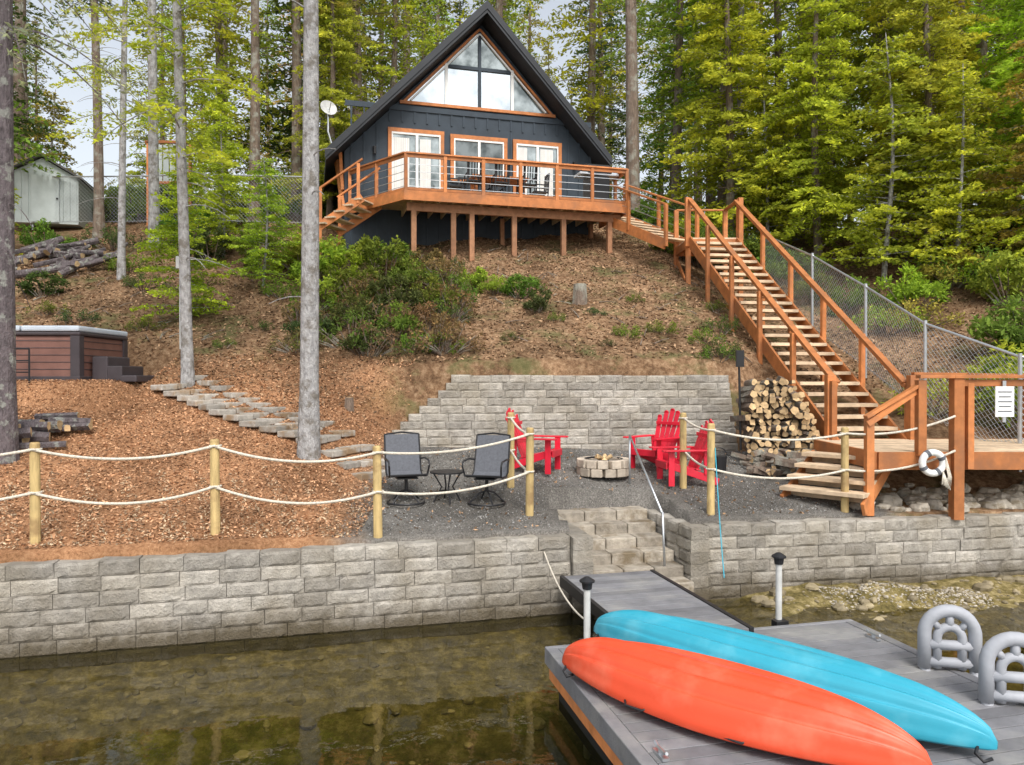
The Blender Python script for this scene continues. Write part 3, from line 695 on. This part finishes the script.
mb.obj("wall_lights",['black'],hs_)
mb=MB(); mb.beam(hp(-1.55,-.08,8.1),hp(-1.75,.6,9.9),.08,.16); mb.beam(hp(-1.62,-.05,9.7),hp(-1.55,-.05,8.6),.08,.1); mb.obj("corner_trim",['cedar'],hs_)
zk=8.14
mb=MB(); mb.prism([hp(t,n_,zk-.05) for t,n_ in [(0.05,-2.35),(6.55,-2.35),(6.55,-.03),(-1.3,-.03)]],(0,0,.045),1,.5)
mb.beam(hp(-.02,-2.4,zk-.14),hp(6.62,-2.4,zk-.14),.045,.27); mb.beam(hp(6.6,-2.37,zk-.14),hp(6.6,-.05,zk-.14),.045,.268); mb.beam(hp(-.01,-2.39,zk-.142),hp(-1.42,-.05,zk-.142),.045,.264)
for t in np.arange(.2,6.5,.4): mb.beam(hp(t,-2.36,zk-.15),hp(t,-.05,zk-.15),.045,.2,1)
mb.beam(hp(.1,-2.0,zk-.37),hp(6.5,-2.0,zk-.37),.1,.22,2)
for t in (.3,1.42,1.95,3.2,4.7,6.15):
    p=hp(t,-2.0,0); z=hz(p.x,p.y); mb.box((p.x,p.y,(z-.2+zk-.48)/2),(.14,.14,zk-.48-z+.2),RH,2)
for t in (.5,3.2,6.1):
    p=hp(t,-.6,0); z=hz(p.x,p.y); mb.box((p.x,p.y,(z-.2+zk-.26)/2),(.12,.12,zk-.26-z+.2),RH,2)
mb.obj("deck",['cedar','tread','postbrown'],hs_,bevel=.004)
def railing(mb,path,h=1.02,sp=1.15,cables=4,post=.09,cap=.14):
    for i in range(len(path)-1):
        a=Vector(path[i]);b=Vector(path[i+1]); L_=(b-a).length; n_=max(1,round(L_/sp))
        for k in range(n_+1):
            if k==0 and i>0: continue
            p=a.lerp(b,k/n_); mb.box(p+Vector((0,0,h/2-.12)),(post,post,h+.2),RH,0)
        up=Vector((0,0,h)); mb.beam(a+up,b+up,cap,.04,0); mb.beam(a+up-Vector((0,0,.07)),b+up-Vector((0,0,.07)),.04,.09,0)
        for c in range(cables):
            q=Vector((0,0,.12+(h-.22)*c/cables)); mb.tube([a+q,b+q],.009,4,1)
        mb.beam(a+Vector((0,0,.05)),b+Vector((0,0,.05)),.04,.07,0)
mb=MB(); railing(mb,[hp(-1.35,-.1,zk),hp(0.04,-2.36,zk),hp(6.55,-2.36,zk),hp(6.55,-1.5,zk)])
mb.obj("deck_railing",['cedar','metal'],hs_)
mb=MB()
for k in range(5): mb.box(hp(-.95-.24*k,-1.25+.05*k,zk-.17*(k+1)),(.3,1.1,.045),RH@Matrix.Rotation(-.6,3,'Z'),1)
for s_ in (-.5,.5): 
    off=hu*(s_*.55)+hv*(s_*.8)
    mb.beam(hp(-.8,-1.3,zk-.12)+off,hp(-2.0,-1.0,zk-.95)+off,.045,.24)
    mb.beam(hp(-.8,-1.3,zk+.95)+off,hp(-2.0,-1.0,zk+.1)+off,.09,.045)
    for f in (0.1,.95):
        p=hp(-.8,-1.3,zk-.1).lerp(hp(-2.0,-1.0,zk-.9),f)+off; mb.box(p+Vector((0,0,.45)),(.09,.09,1.1),RH)
    p=hp(-1.95,-1.0,0)+off; z=hz(p.x,p.y); mb.box((p.x,p.y,(z+zk-.95)/2),(.09,.09,max(.05,zk-.95-z)),RH,0)
mb.obj("side_stair",['cedar','tread'],hs_)
mb=MB(); mb.box((0,0,.74),(1.7,.85,.06))
for x in (-.7,.7):
    for y in (-.3,.3): mb.box((x,y,.355),(.1,.1,.71))
mb.beam((-.7,0,.25),(.7,0,.25),.08,.1); place(mb,"picnic_table",['cedar'],hp(2.9,-1.25,zk),ha,1,.01)
for t,n_,r in ((2.0,-1.95,3.14),(2.8,-1.95,3.14),(3.6,-1.95,3.3),(2.1,-.5,0),(3.0,-.5,0),(4.2,-1.2,1.57+3.14),(1.6,-1.2,1.57)):
    mb=MB(); mb.box((0,0,.45),(.44,.44,.035))
    for x in (-.2,.2):
        mb.beam((x,-.2,0),(x,-.2,.44),.035,.035); mb.beam((x,.2,0),(x,.26,1.02),.035,.035); mb.beam((x,-.2,.66),(x,.22,.66),.035,.03); mb.beam((x,-.2,.45),(x,-.2,.65),.03,.03)
    for k in range(5): mb.beam((-.16+.08*k,.205,.5),(-.16+.08*k,.255,.98),.03,.012,up=(0,1,0))
    mb.beam((-.2,.26,1.0),(.2,.26,1.0),.03,.06)
    place(mb,"dining_chair",['black'],hp(t,n_,zk),ha+r)
mb=MB(); mb.box((0,0,.45),(.6,.5,.75),None,0); mb.box((0,0,.88),(1.15,.5,.06),None,1)
pr=[(-.27,.9),(-.27,1.02),(-.2,1.14),(-.05,1.2),(.12,1.18),(.24,1.08),(.27,.9)]
mb.prism([Vector((-.34,y,z)) for y,z in pr],(.68,0,0),0,.5); mb.tube([(-.28,-.30,1.03),(.28,-.30,1.03)],.015,6,1)
place(mb,"barbecue_grill",['black','metal'],hp(5.85,-1.7,zk),ha,1.08,.01)
mb=MB(); dc=hp(-1.95,.9,11.3); mb.tube([hp(-1.75,.95,9.9),hp(-1.95,.92,10.6),dc],.03,8,1)
vs=[];fs=[]; nrm=Vector((.5,-.8,.35)).normalized(); a1=nrm.orthogonal().normalized(); b1=nrm.cross(a1)
for j in range(5):
    r=.26*j/4+.001
    for i in range(18): vs.append(dc+(a1*math.cos(i*math.pi/9)+b1*math.sin(i*math.pi/9))*r+nrm*(r*r*.9))
for j in range(4):
    for i in range(18): fs.append((j*18+i,j*18+(i+1)%18,(j+1)*18+(i+1)%18,(j+1)*18+i))
mb.add(vs,fs,0,.5); mb.tube([dc-Vector((0,0,.22)),dc+nrm*.3],.012,6,1); mb.obj("satellite_dish",['pipe','metal'])
# ------------------------------------------------------------------ stairs
stt=empty("wooden_staircase"); mb=MB()
zl=1.92; B0=Vector((6.32,13.2,zl)); T0=Vector((5.35,20.0,6.75))
hd=Vector((T0.x-B0.x,T0.y-B0.y,0)); run=hd.length; hd.normalize(); sd_=Vector((hd.y,-hd.x,0)); nst=24; Wst=1.3
Rs=Matrix((sd_,hd,Vector((0,0,1)))).transposed()
for k in range(1,nst):
    f=k/nst; p=B0+hd*(run*f)+Vector((0,0,(T0.z-B0.z)*f)); mb.box(p+Vector((0,0,-.03)),(Wst-.06,.29,.065),Rs,1)
for s_ in (-1,1):
    a=B0+sd_*(s_*Wst/2)-Vector((0,0,.12));b=T0+sd_*(s_*Wst/2)-Vector((0,0,.12)); mb.beam(a,b,.05,.28)
    up=Vector((0,0,1.0+.12)); mb.beam(a+up,b+up,.13,.045); mb.beam(a+up-Vector((0,0,.06)),b+up-Vector((0,0,.06)),.04,.08,0)
    for k in range(6):
        f=k/5; p=a.lerp(b,f)
        if k in (1,2,3,4): 
            gz=hz(p.x,p.y); mb.box(((p+sd_*s_*.07).x,(p+sd_*s_*.07).y,(gz-.2+p.z+1.1)/2),(.09,.09,p.z+1.1-gz+.2),Rs)
        else: mb.box(p+sd_*s_*.07+Vector((0,0,.5)),(.10,.10,1.3),Rs)
zt=6.75; tl_=[(4.7,20.05),(6.1,20.05),(6.1,21.5),(4.7,21.5)]
for k in range(10): mb.box((5.4,20.12+.145*k,zt-.02),(1.4,.138,.04),None,1)
for (a,b) in ((0,1),(1,2),(2,3),(3,0)): mb.beam((*tl_[a],zt-.15),(*tl_[b],zt-.15),.045,.22)
for x,y in ((4.7,20.05),(6.1,20.05),(6.1,21.5),(4.7,21.5)):
    z=hz(x,y); mb.box((x,y,(z-.2+zt+1.05)/2),(.12,.12,zt+1.05-z+.2))
mb.beam((6.1,20.05,zt+1.05),(6.1,21.5,zt+1.05),.12,.04); mb.beam((6.1,21.5,zt+1.05),(4.7,21.5,zt+1.05),.12,.04)
mb.beam((4.72,20.0,4.9),(5.6,18.6,4.75),.09,.12); mb.beam((4.7,20.05,5.4),(4.72,21.5,6.4),.05,.12)
a0=Vector((4.7,20.8,zt)); b0=hp(6.6,-1.0,zk)
dd=Vector((b0.x-a0.x,b0.y-a0.y,0)); rn=dd.length; dd.normalize(); s2=Vector((dd.y,-dd.x,0)); R2=Matrix((s2,dd,Vector((0,0,1)))).transposed()
for k in range(1,8):
    f=k/8; mb.box(a0+dd*rn*f+Vector((0,0,(zk-zt)*f-.02)),(1.1,.28,.045),R2,1)
for s_ in (-.58,.58):
    a=a0+s2*s_; b=b0+s2*s_; mb.beam(a-Vector((0,0,.1)),b-Vector((0,0,.1)),.05,.28); mb.beam(a+Vector((0,0,1)),b+Vector((0,0,1)),.12,.045)
    for f in (0,.5,1): mb.box(a.lerp(b,f)+Vector((0,0,.42)),(.09,.09,1.15),R2)
    for c in range(3): q=Vector((0,0,.3+.22*c)); mb.tube([a+q,b+q],.009,4,2)
mb.obj("upper_flight",['cedar','tread','metal'],stt,bevel=.004)
mb=MB(); x0,x1,y0,y1=5.35,9.2,10.98,13.35
y=y0+.07
while y<y1:
    mb.box(((x0+x1)/2,y,zl-.02),(x1-x0,.136,.04),None,1); y+=.145
for (a,b) in (((x0,y0-.02),(x1,y0-.02)),((x0,y1),(x1,y1)),((x0-.02,y0),(x0-.02,y1)),((x1,y0),(x1,y1))): mb.beam((*a,zl-.13),(*b,zl-.13),.05,.26)
for x,y,zt_ in ((6.48,10.93,3.0),(9.1,11.35,3.0),(7.05,13.2,3.05),(5.6,13.2,3.05),(9.1,13.2,3.0)):
    z=max(hz(x,y),.98); mb.box((x,y,(z-.04+zt_)/2),(.15,.15,zt_-z+.04),None,0)
mb.box((6.66,10.93,2.3),(.09,.12,1.25)); mb.box((5.95,10.92,2.42),(.12,.12,1.1))
mb.beam((6.4,10.9,3.02),(9.2,10.9,3.02),.14,.05); mb.beam((6.56,10.9,2.93),(9.1,10.9,2.93),.045,.1)
mb.beam((5.9,10.9,3.02),(6.4,10.9,3.02),.14,.049); mb.beam((7.05,13.2,3.08),(9.1,13.2,3.05),.12,.045)
dl=Vector((-.7,-.714,0)); sl_=Vector((.714,-.7,0)); Rl=Matrix((sl_,dl,Vector((0,0,1)))).transposed()
for k in range(4):
    p=Vector((5.26,11.85,zl-.155*(k+1)))+dl*.27*k; mb.box(p,(1.25,.33,.06),Rl,1); mb.box(p-dl*.15-Vector((0,0,.08)),(1.2,.025,.12),Rl,1)
for s_ in (-.6,.6):
    a=Vector((5.46,12.05,zl-.2))+sl_*s_; b=a+dl*1.2-Vector((0,0,.62)); mb.beam(a,b,.05,.2)
mb.box((5.22,10.96,1.72),(.11,.11,1.46)); mb.beam((5.14,10.9,2.43),(5.98,10.93,2.93),.12,.045); mb.beam((5.17,10.9,2.33),(5.95,10.93,2.85),.04,.09)
mb.obj("lower_landing",['cedar','tread'],stt,bevel=.005)
mb=MB(); mb.box((7.12,10.84,2.66),(.27,.012,.44),None,0,.5); mb.box((7.12,10.852,2.66),(.05,.02,.6),None,1)
for k in range(5): mb.box((7.12,10.832,2.80-.07*k),(.2-.03*(k%2),.004,.014),None,2)
mb.obj("notice_sign",['white','metal','sling'])
mb=MB(); c=Vector((6.05,10.78,1.78))
mb.tube([c+Vector((.15*math.cos(t),0,.15*math.sin(t))) for t in np.linspace(0,2*math.pi,29)[:-1]],.05,10,0,.5,closed=True)
for k in range(4):
    t=k*math.pi/2+.5; q=c+Vector((.15*math.cos(t),0,.15*math.sin(t))); tg=Vector((-math.sin(t),0,math.cos(t))); mb.cyl(q-tg*.025,q+tg*.025,.055,n=10,mi=1)
for k in range(5):
    mb.tube([c+Vector((.12,-.06,-.12)),c+Vector((.1+.03*k,-.06,-.3-.02*k)),c+Vector((.2+.01*k,-.05,-.2)),c+Vector((.16,-.05,0.02*k))],.009,5,2)
mb.obj("life_ring",['white','sling','rope'],smooth=True)
mb=MB(); mb.tube([(4.12,13.5,1.7),(4.1,13.55,3.3)],.02,6); mb.box((4.1,13.5,3.35),(.14,.05,.3)); mb.obj("shovel",['black'])
mb=MB(); mb.cyl((3.55,12.9,hz(3.55,12.9)),(3.55,12.9,hz(3.55,12.9)+.28),.13,.15,14); mb.tube([(3.55+.15*math.cos(a),12.9,hz(3.55,12.9)+.28+.14*math.sin(a)) for a in np.linspace(0,3.14,9)],.008,5); mb.obj("bucket",['black'])
def chainlink(name,pts,h,topz,sp=.10,wr=.0035):
    mb=MB()
    for i in range(len(pts)-1):
        a=Vector(pts[i]);b=Vector(pts[i+1]); L_=math.hypot(b.x-a.x,b.y-a.y)
        mb.tube([a+Vector((0,0,h)),b+Vector((0,0,h))],.024,8,0); mb.tube([a+Vector((0,0,.05)),b+Vector((0,0,.05))],.008,5,0)
        n_=int(L_/sp)
        def P(s_,z): 
            f=s_/L_; q=a.lerp(b,f); q.z+=z; return q
        for k in range(-int(h/sp)-1,n_+1):
            for sg in (1,-1):
                s0=k*sp; s1=s0+h; z0,z1=(0,h) if sg>0 else (h,0)
                if s0<0: z0=z0+sg*(-s0); s0=0
                if s1>L_: z1=z1-sg*(s1-L_); s1=L_
                if s1<=s0: continue
                mb.tube([P(s0,z0),P(s1,z1)],wr,3,0)
        mb.tube([a-Vector((0,0,.2)),a+Vector((0,0,h+.06))],.032,10,0)
    b=Vector(pts[-1]); mb.tube([b-Vector((0,0,.2)),b+Vector((0,0,h+.06))],.032,10,0)
    return mb.obj(name,['metal'],fix=False)
chainlink("chain_link_fence",[(6.75,20.3,5.2),(7.0,17.5,4.15),(7.35,15.6,3.2),(7.6,13.8,2.3),(8.4,12.4,1.65),(9.8,11.6,1.5)],1.7,0)
chainlink("chain_link_fence",[(-15.5,24.3,8.0),(-12.6,24.2,8.0),(-9.8,24,8.0),(-6.6,23.9,7.9)],1.5,0,.12,.003)
sh=empty("garden_shed"); sx_,sy,sz=-15.4,25.2,8.0; Rsh=Matrix.Rotation(.25,3,'Z')
mb=MB(); c=Vector((sx_,sy,sz)); pf=[(-1.05,0),(1.05,0),(1.05,1.5),(0,2.1),(-1.05,1.5)]
mb.prism([c+Rsh@Vector((x,-1,z)) for x,z in pf],Rsh@Vector((0,2,0)),0,.5)
for k in range(11): mb.box(c+Rsh@Vector((-1.0+.2*k,-1.01,.85)),(.02,.02,1.5),Rsh,0,.2)
mb.obj("walls",['shed'],sh)
mb=MB()
for s_ in (-1,1): mb.prism([c+Rsh@Vector((0,-1.15,2.22)),c+Rsh@Vector((s_*1.2,-1.15,1.5)),c+Rsh@Vector((s_*1.2,-1.15,1.43)),c+Rsh@Vector((0,-1.15,2.14))],Rsh@Vector((0,2.3,0)),0)
mb.obj("roof",['ash'],sh)
mb=MB(); mb.box(c+Rsh@Vector((.1,-1.03,.78)),(.8,.04,1.5),Rsh,0,.8); mb.box(c+Rsh@Vector((.45,-1.07,.8)),(.05,.05,.05),Rsh,1); mb.obj("door",['shed','black'],sh)
mb=MB()
for x in (-12.1,-10.7): mb.box((x,25,9.4),(.09,.09,2.9))
mb.beam((-12.2,25,10.85),(-10.6,25,10.85),.09,.09); mb.beam((-12.1,25,9.5),(-10.7,25,9.5),.08,.08)
for k in range(6): mb.box((-11.95+.22*k,25,10.15),(.18,.02,1.2),None,1)
mb.obj("wooden_arbor",['cedar','shed'])
mb=MB(); p=gpt(-6.9,15.6); mb.tube([p,p+Vector((0,0,1.7))],.015,6); mb.box(p+Vector((0,0,1.8)),(.12,.12,.25)); mb.obj("lamp_post",['pipe'])
# ------------------------------------------------------------------ trees
def conifer(name,seed,H,h0,Lmax,tr,step=.30,per=4,leaf=.085,wid=.028,bark='bark',lean=(0,0),dead=0,sp=.13,K=5,pw=.75,minL=.4,droopr=(.2,.5),wob=.12,hmax=None):
    r=np.random.default_rng(seed); random.seed(seed); mb=MB()
    def cen(z):
        f=z/H; return np.array([lean[0]*f+wob*(math.sin(f*5+seed)-math.sin(seed)),lean[1]*f+wob*.8*(math.cos(f*4+seed)-math.cos(seed)),z])
    path=[];rad=[]
    for i in range(15):
        z=-.4+(H+.4)*i/14; path.append(tuple(cen(z))); rad.append(tr*(1-max(z,0)/H)**.8+.012+(tr*.35 if i==0 else 0))
    mb.tube(path,rad,12,0,.5)
    Ps=[];As=[];Bs=[];Ts=[]
    def branch(z,L_,bare=False):
        a=r.uniform(0,2*math.pi); d_=np.array([math.cos(a),math.sin(a),0]); nrm=np.array([-d_[1],d_[0],0]); base=cen(z)
        rise=r.uniform(-.05,.3); dr=r.uniform(*droopr); up=np.array([0,0,1.])
        pth=[tuple(base+d_*s_*L_+up*(rise*s_*L_-dr*s_*s_*L_)) for s_ in np.linspace(0,1,5)]
        mb.tube(pth,[.005+.008*L_*(1-q/4) for q in range(5)],4,0,.3)
        if bare: return
        ns=max(3,int(L_/sp)); s=np.linspace(.12,1,ns)*L_
        P=base+d_*s[:,None]+up*(rise*s-dr*s*s/L_)[:,None]
        lt=np.clip(.42*(L_-s)+.14,.12,.65)*r.uniform(.6,1.2,ns)
        tb=r.uniform(-.18,.18)
        for sg in (-1,1):
            dirn=(sg*nrm*.85+d_*.55); dirn/=np.linalg.norm(dirn)
            for k in range(K):
                t=(k+.6)/K
                q=P+dirn*(lt*t)[:,None]+up*(-.3*lt*t*t)[:,None]+r.normal(size=(ns,3))*.04
                A=dirn+r.normal(size=(ns,3))*.45; A/=np.linalg.norm(A,axis=1)[:,None]
                B=np.cross(A,up+r.normal(size=(ns,3))*.6); B/=np.linalg.norm(B,axis=1)[:,None]
                sc=r.uniform(.7,1.3,ns)[:,None]
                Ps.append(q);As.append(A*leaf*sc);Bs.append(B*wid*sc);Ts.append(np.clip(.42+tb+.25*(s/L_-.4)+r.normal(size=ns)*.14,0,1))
    z=h0
    while z<H-.2:
        f=(z-h0)/(H-h0)
        for k in range(per):
            L_=max(minL,Lmax*(1-f)**pw*r.uniform(.45,1.1)); branch(z+r.uniform(-.15,.15),L_)
        z+=step
    for k in range(dead): branch(r.uniform(2,h0),r.uniform(.4,1.4),True)
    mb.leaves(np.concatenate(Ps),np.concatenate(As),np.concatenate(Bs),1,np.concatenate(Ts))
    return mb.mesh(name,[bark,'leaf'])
FK=dict(sp=.2,K=3,leaf=.12,wid=.045)
cA=conifer("conifer_a",1,19,3.0,3.2,.20,.38,4,dead=8,**FK)
cB=conifer("conifer_b",2,22,6.5,2.8,.22,.45,4,dead=25,**FK)
cC=conifer("conifer_c",3,15,1.2,2.6,.14,.27,4,leaf=.09,wid=.036)
cD=conifer("conifer_d",4,24,11,2.4,.22,.5,4,dead=45,**FK)
cE=conifer("understory",5,7.5,.7,2.0,.07,.28,4,leaf=.08,wid=.045,bark='barkgrey',pw=.4,droopr=(0,.35),K=4)
cF=conifer("tall_a",6,21,9.6,2.3,.135,.36,4,bark='barkgrey',dead=4,wob=.04)
cF2=conifer("tall_a2",16,21,6.0,1.9,.12,.34,3,bark='barkdark',dead=4,wob=.03,leaf=.055,wid=.016,droopr=(.5,.9))
cG=conifer("tall_b",8,18,4.4,1.9,.095,.45,2,bark='barkgrey',lean=(-.3,0),dead=8,leaf=.065,wid=.022,wob=.04,K=6)
cH=conifer("tall_c",9,24,14,2.3,.25,.5,4,bark='bark',dead=25,**FK)
YG=(.47,.54,.06); MG=(.24,.32,.05); DG=(.11,.165,.045); GD=(.44,.39,.09)
def tree(me,x,y,sc=1,col=MG,rz=None,parent=None,name="conifer_tree",dz=0):
    return inst(name,me,(x,y,hz(x,y)-.05+dz),rz if rz is not None else random.uniform(0,6.28),sc,col,parent)
random.seed(21)
tree(cF2,-7.08,10.5,1.0,(.46,.50,.28),0,name="fir_tree"); tree(cF,-3.1,11.43,1.0,MG,0,name="fir_tree"); tree(cG,-6.04,13.98,1,YG,0,name="fir_tree")
tree(cH,4.35,27.0,1,DG,name="fir_tree"); tree(cH,14.6,24.5,.9,MG,1.0,name="fir_tree"); tree(cD,-8.6,25.0,.8,MG); tree(cF,-10.9,22.9,1.1,MG)
tree(cD,-13.2,24,.7,DG); tree(cF,7.9,26,1,MG,name="fir_tree"); tree(cD,10.3,27,.8,MG)
for x,y,s_,me_,c in ((9.6,23.5,.85,cC,YG),(12.2,22.0,.9,cC,YG),(15.5,22.2,1.0,cC,YG),(18,21.5,1.0,cC,YG),(13.0,26.5,1.0,cA,YG),(8.0,28.5,.9,cA,YG),(17,27,1.1,cA,YG),(10.8,30,1.1,cA,YG),(21,25,1.1,cA,MG),(13.5,18.5,.55,cC,YG),(16.2,18,.8,cC,YG),(6.6,30.5,1,cB,MG),(15.5,31,1.1,cB,YG),(20,30,1.2,cA,YG),(12.0,20.2,.8,cE,YG),(8.4,24.8,.8,cE,YG),(14.2,20.2,.9,cE,GD),(7.4,25.5,1.0,cC,YG),(10.9,25.6,.95,cC,YG),(13.4,24.2,1.05,cC,YG),(10.6,21.4,.95,cE,YG)):
    tree(me_,x,y,s_*random.uniform(.95,1.05),tuple(q*random.uniform(.88,1.1) for q in c))
for x,y,s_,me_,c in ((-7.6,26.5,.9,cB,MG),(-10.8,28,.9,cA,YG),(-17.0,22.5,.95,cA,MG),(-19,26,1,cA,DG),(-8.3,21.6,.55,cE,YG),(-6.3,19.0,.45,cE,YG),(-9.5,24.4,.7,cE,YG),(-5.6,27.8,1,cB,GD),(-15.2,21.0,.6,cE,YG),(-6.2,25.5,.8,cC,YG),(-7.2,16.6,.5,cE,YG),(-4.6,28.5,.8,cA,YG),(-10.2,19.6,.9,cG,YG)):
    tree(me_,x,y,s_,tuple(q*random.uniform(.85,1.1) for q in c))
fo=empty("forest"); random.seed(5); cnt=0; used=[]
for k in range(1400):
    y=random.uniform(31,60); x=random.uniform(-.78*y-2,.78*y+2)
    if any((x-a)**2+(y-b)**2<(3.1+.02*y)**2 for a,b in used): continue
    r_=x/y
    if -.63<r_<-.48: continue
    if random.random()>(.4 if r_<-.3 else 1): continue
    used.append((x,y)); me_=random.choice([cA,cB,cD,cD,cB])
    base=random.choice([DG,MG,YG,GD,MG] if r_<.2 else [MG,YG,YG,MG])
    tree(me_,x,y,random.uniform(.8,1.25),tuple(q*random.uniform(.75,1.2) for q in base),parent=fo,name="tree"); cnt+=1
    if cnt>90: break
print("forest",cnt)
for k in range(46):
    y=random.uniform(28,42); x=random.uniform(-.8*y,.8*y)
    if -9<x<8 and y<33: continue
    tree(cE,x,y,random.uniform(.5,.9),random.choice([YG,MG,GD,YG]),parent=fo,name="understory")
def bush(name,seed,n,rx,rz_,leaf,wid,ncl=14,spread=.38):
    r=np.random.default_rng(seed); random.seed(seed); mb=MB(); cl=[]
    for k in range(ncl):
        a=r.uniform(0,6.28); q=r.uniform(0,1)**.6; cl.append((math.cos(a)*rx*q,math.sin(a)*rx*q,rz_*r.uniform(.2,1.0)*(1-.4*q)))
    for c in cl: mb.tube([(c[0]*.15,c[1]*.15,-.1),(c[0]*.6,c[1]*.6,c[2]*.5),c],[.02,.014,.006],5,0)
    C=np.array(cl)[r.integers(0,len(cl),n)]; off=r.normal(size=(n,3)); off/=np.linalg.norm(off,axis=1)[:,None]; off*=(r.random(n)**.5)[:,None]*rx*spread
    P=C+off; P[:,2]=np.maximum(P[:,2],0.02); A=off/np.linalg.norm(off,axis=1)[:,None]+r.normal(size=(n,3))*.6; A/=np.linalg.norm(A,axis=1)[:,None]
    B=np.cross(A,np.array([0,0,1.])+r.normal(size=(n,3))*.5); B/=np.linalg.norm(B,axis=1)[:,None]; s_=r.uniform(.6,1.3,n)[:,None]
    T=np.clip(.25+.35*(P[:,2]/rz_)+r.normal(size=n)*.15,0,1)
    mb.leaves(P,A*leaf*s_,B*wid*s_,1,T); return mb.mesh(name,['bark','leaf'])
b1_=bush("bush_a",31,2000,.8,1.0,.06,.024,18,.28); b2_=bush("bush_b",32,1200,.9,.8,.045,.02,20,.24); b3_=bush("bush_c",33,1700,.7,1.4,.07,.028,20,.27); b4_=bush("bush_d",34,650,.8,.9,.05,.018,24,.2)
random.seed(9)
def putb(me_,x,y,s_,c,name="rhododendron_bush"): inst(name,me_,(x,y,hz(x,y)-.05),random.uniform(0,6.28),(s_,s_,s_*random.uniform(.8,1.1)),tuple(q*random.uniform(.85,1.15) for q in c))
BG=(.17,.25,.045); BD=(.11,.15,.05); BR=(.26,.19,.09); BL=(.36,.45,.06)
for x,y,s_,c in ((-5.0,19.3,1.1,BL),(-4.2,19.2,1.0,BL),(-3.3,19.4,1.0,BG),(-2.5,18.8,.9,BG),(-3.6,17.8,.85,BG),(-2.7,17.2,.8,BD),(-1.8,17.6,.75,BG),(-4.5,17.6,.8,BL),(-3.4,16.3,.75,BD),(-2.4,15.9,.7,BG),(-1.8,16.3,.65,BR),(-4.3,15.9,.6,BD),(-5.6,20.0,1.1,BL),(-6.8,20.5,1.1,BG),(-5.6,18.3,.7,BG),(-5.2,21,1.1,BL),(-4.3,20.6,.9,BL),(-3.2,20.4,.8,BG),(-2.2,19.8,.7,BR),(-1.3,18.0,.6,BG),(-2.0,15.2,.55,BG),(-3.0,15.1,.55,BD),
  (-.4,18.6,.6,BL),(.2,18.2,.6,BG),(-1.0,19.0,.6,BL),(.6,17.4,.5,BD),(.4,18.9,.5,BG),(-7.6,22.2,1.3,BG),(-8.5,21.2,.9,BD),(-9.8,22.6,1.1,BG),(-12,22.6,1,BD),(-10.4,20.4,.8,BG),(-9.3,18.9,.7,BD),(-13.8,22.2,.9,BG),(-7.9,19.2,.6,BG),(-11.6,18.6,.7,BD)):
    putb(random.choice([b1_,b3_,b2_]),x,y,s_,c)
for k in range(34):
    x=random.uniform(-4.9,-1.3); y=random.uniform(15.0,20.5); putb(b4_,x,y,random.uniform(.6,1.1),random.choice([BR,BR,BD,BG]),"low_shrub")
for x,y,s_,c in ((2.5,16.2,.4,BG),(3.3,16.4,.45,BG),(4.1,16.0,.5,BG),(4.6,16.6,.5,BD),(4.3,15.3,.5,BD),(2.0,15.7,.25,BD),(1.0,16.8,.25,BG),(4.9,18.2,.4,BG),(-5.4,16.3,.35,BD),(-6.9,17.4,.4,BD),(4.2,15.2,.5,BG),(1.9,17.2,.3,BD),(0,15.9,.3,BD),(3.0,18.5,.3,BG),(-8.0,16.4,.5,BG),(-9.6,16.6,.5,BD),(-7.6,17.9,.4,BG),(-10.6,17.2,.5,BG),(-5.9,15.4,.3,BG)):
    putb(b2_,x,y,s_,c,"low_shrub")
random.seed(77)
for k in range(46):
    x=random.uniform(8.0,19); y=random.uniform(14.5,23)
    putb(random.choice([b1_,b3_,b2_]),x,y,random.uniform(.8,1.4),random.choice([BG,YG,GD,BL,BG]),"shrub")
for k in range(22):
    x=random.uniform(3.8,8.5); y=random.uniform(22.5,27.5)
    if x<5.2 and y<25: continue
    putb(random.choice([b1_,b3_]),x,y,random.uniform(.8,1.3),random.choice([BG,YG,BD]),"shrub")
for k in range(26):
    x=random.uniform(-20,-6.2); y=random.uniform(25.8,29); putb(random.choice([b1_,b3_]),x,y,random.uniform(.9,1.6),random.choice([BG,BD,BL]),"shrub")
for k in range(10): putb(random.choice([b1_,b3_]),random.uniform(9.3,13),random.uniform(12.8,15),random.uniform(.6,.9),random.choice([BG,GD,BL]),"shrub")
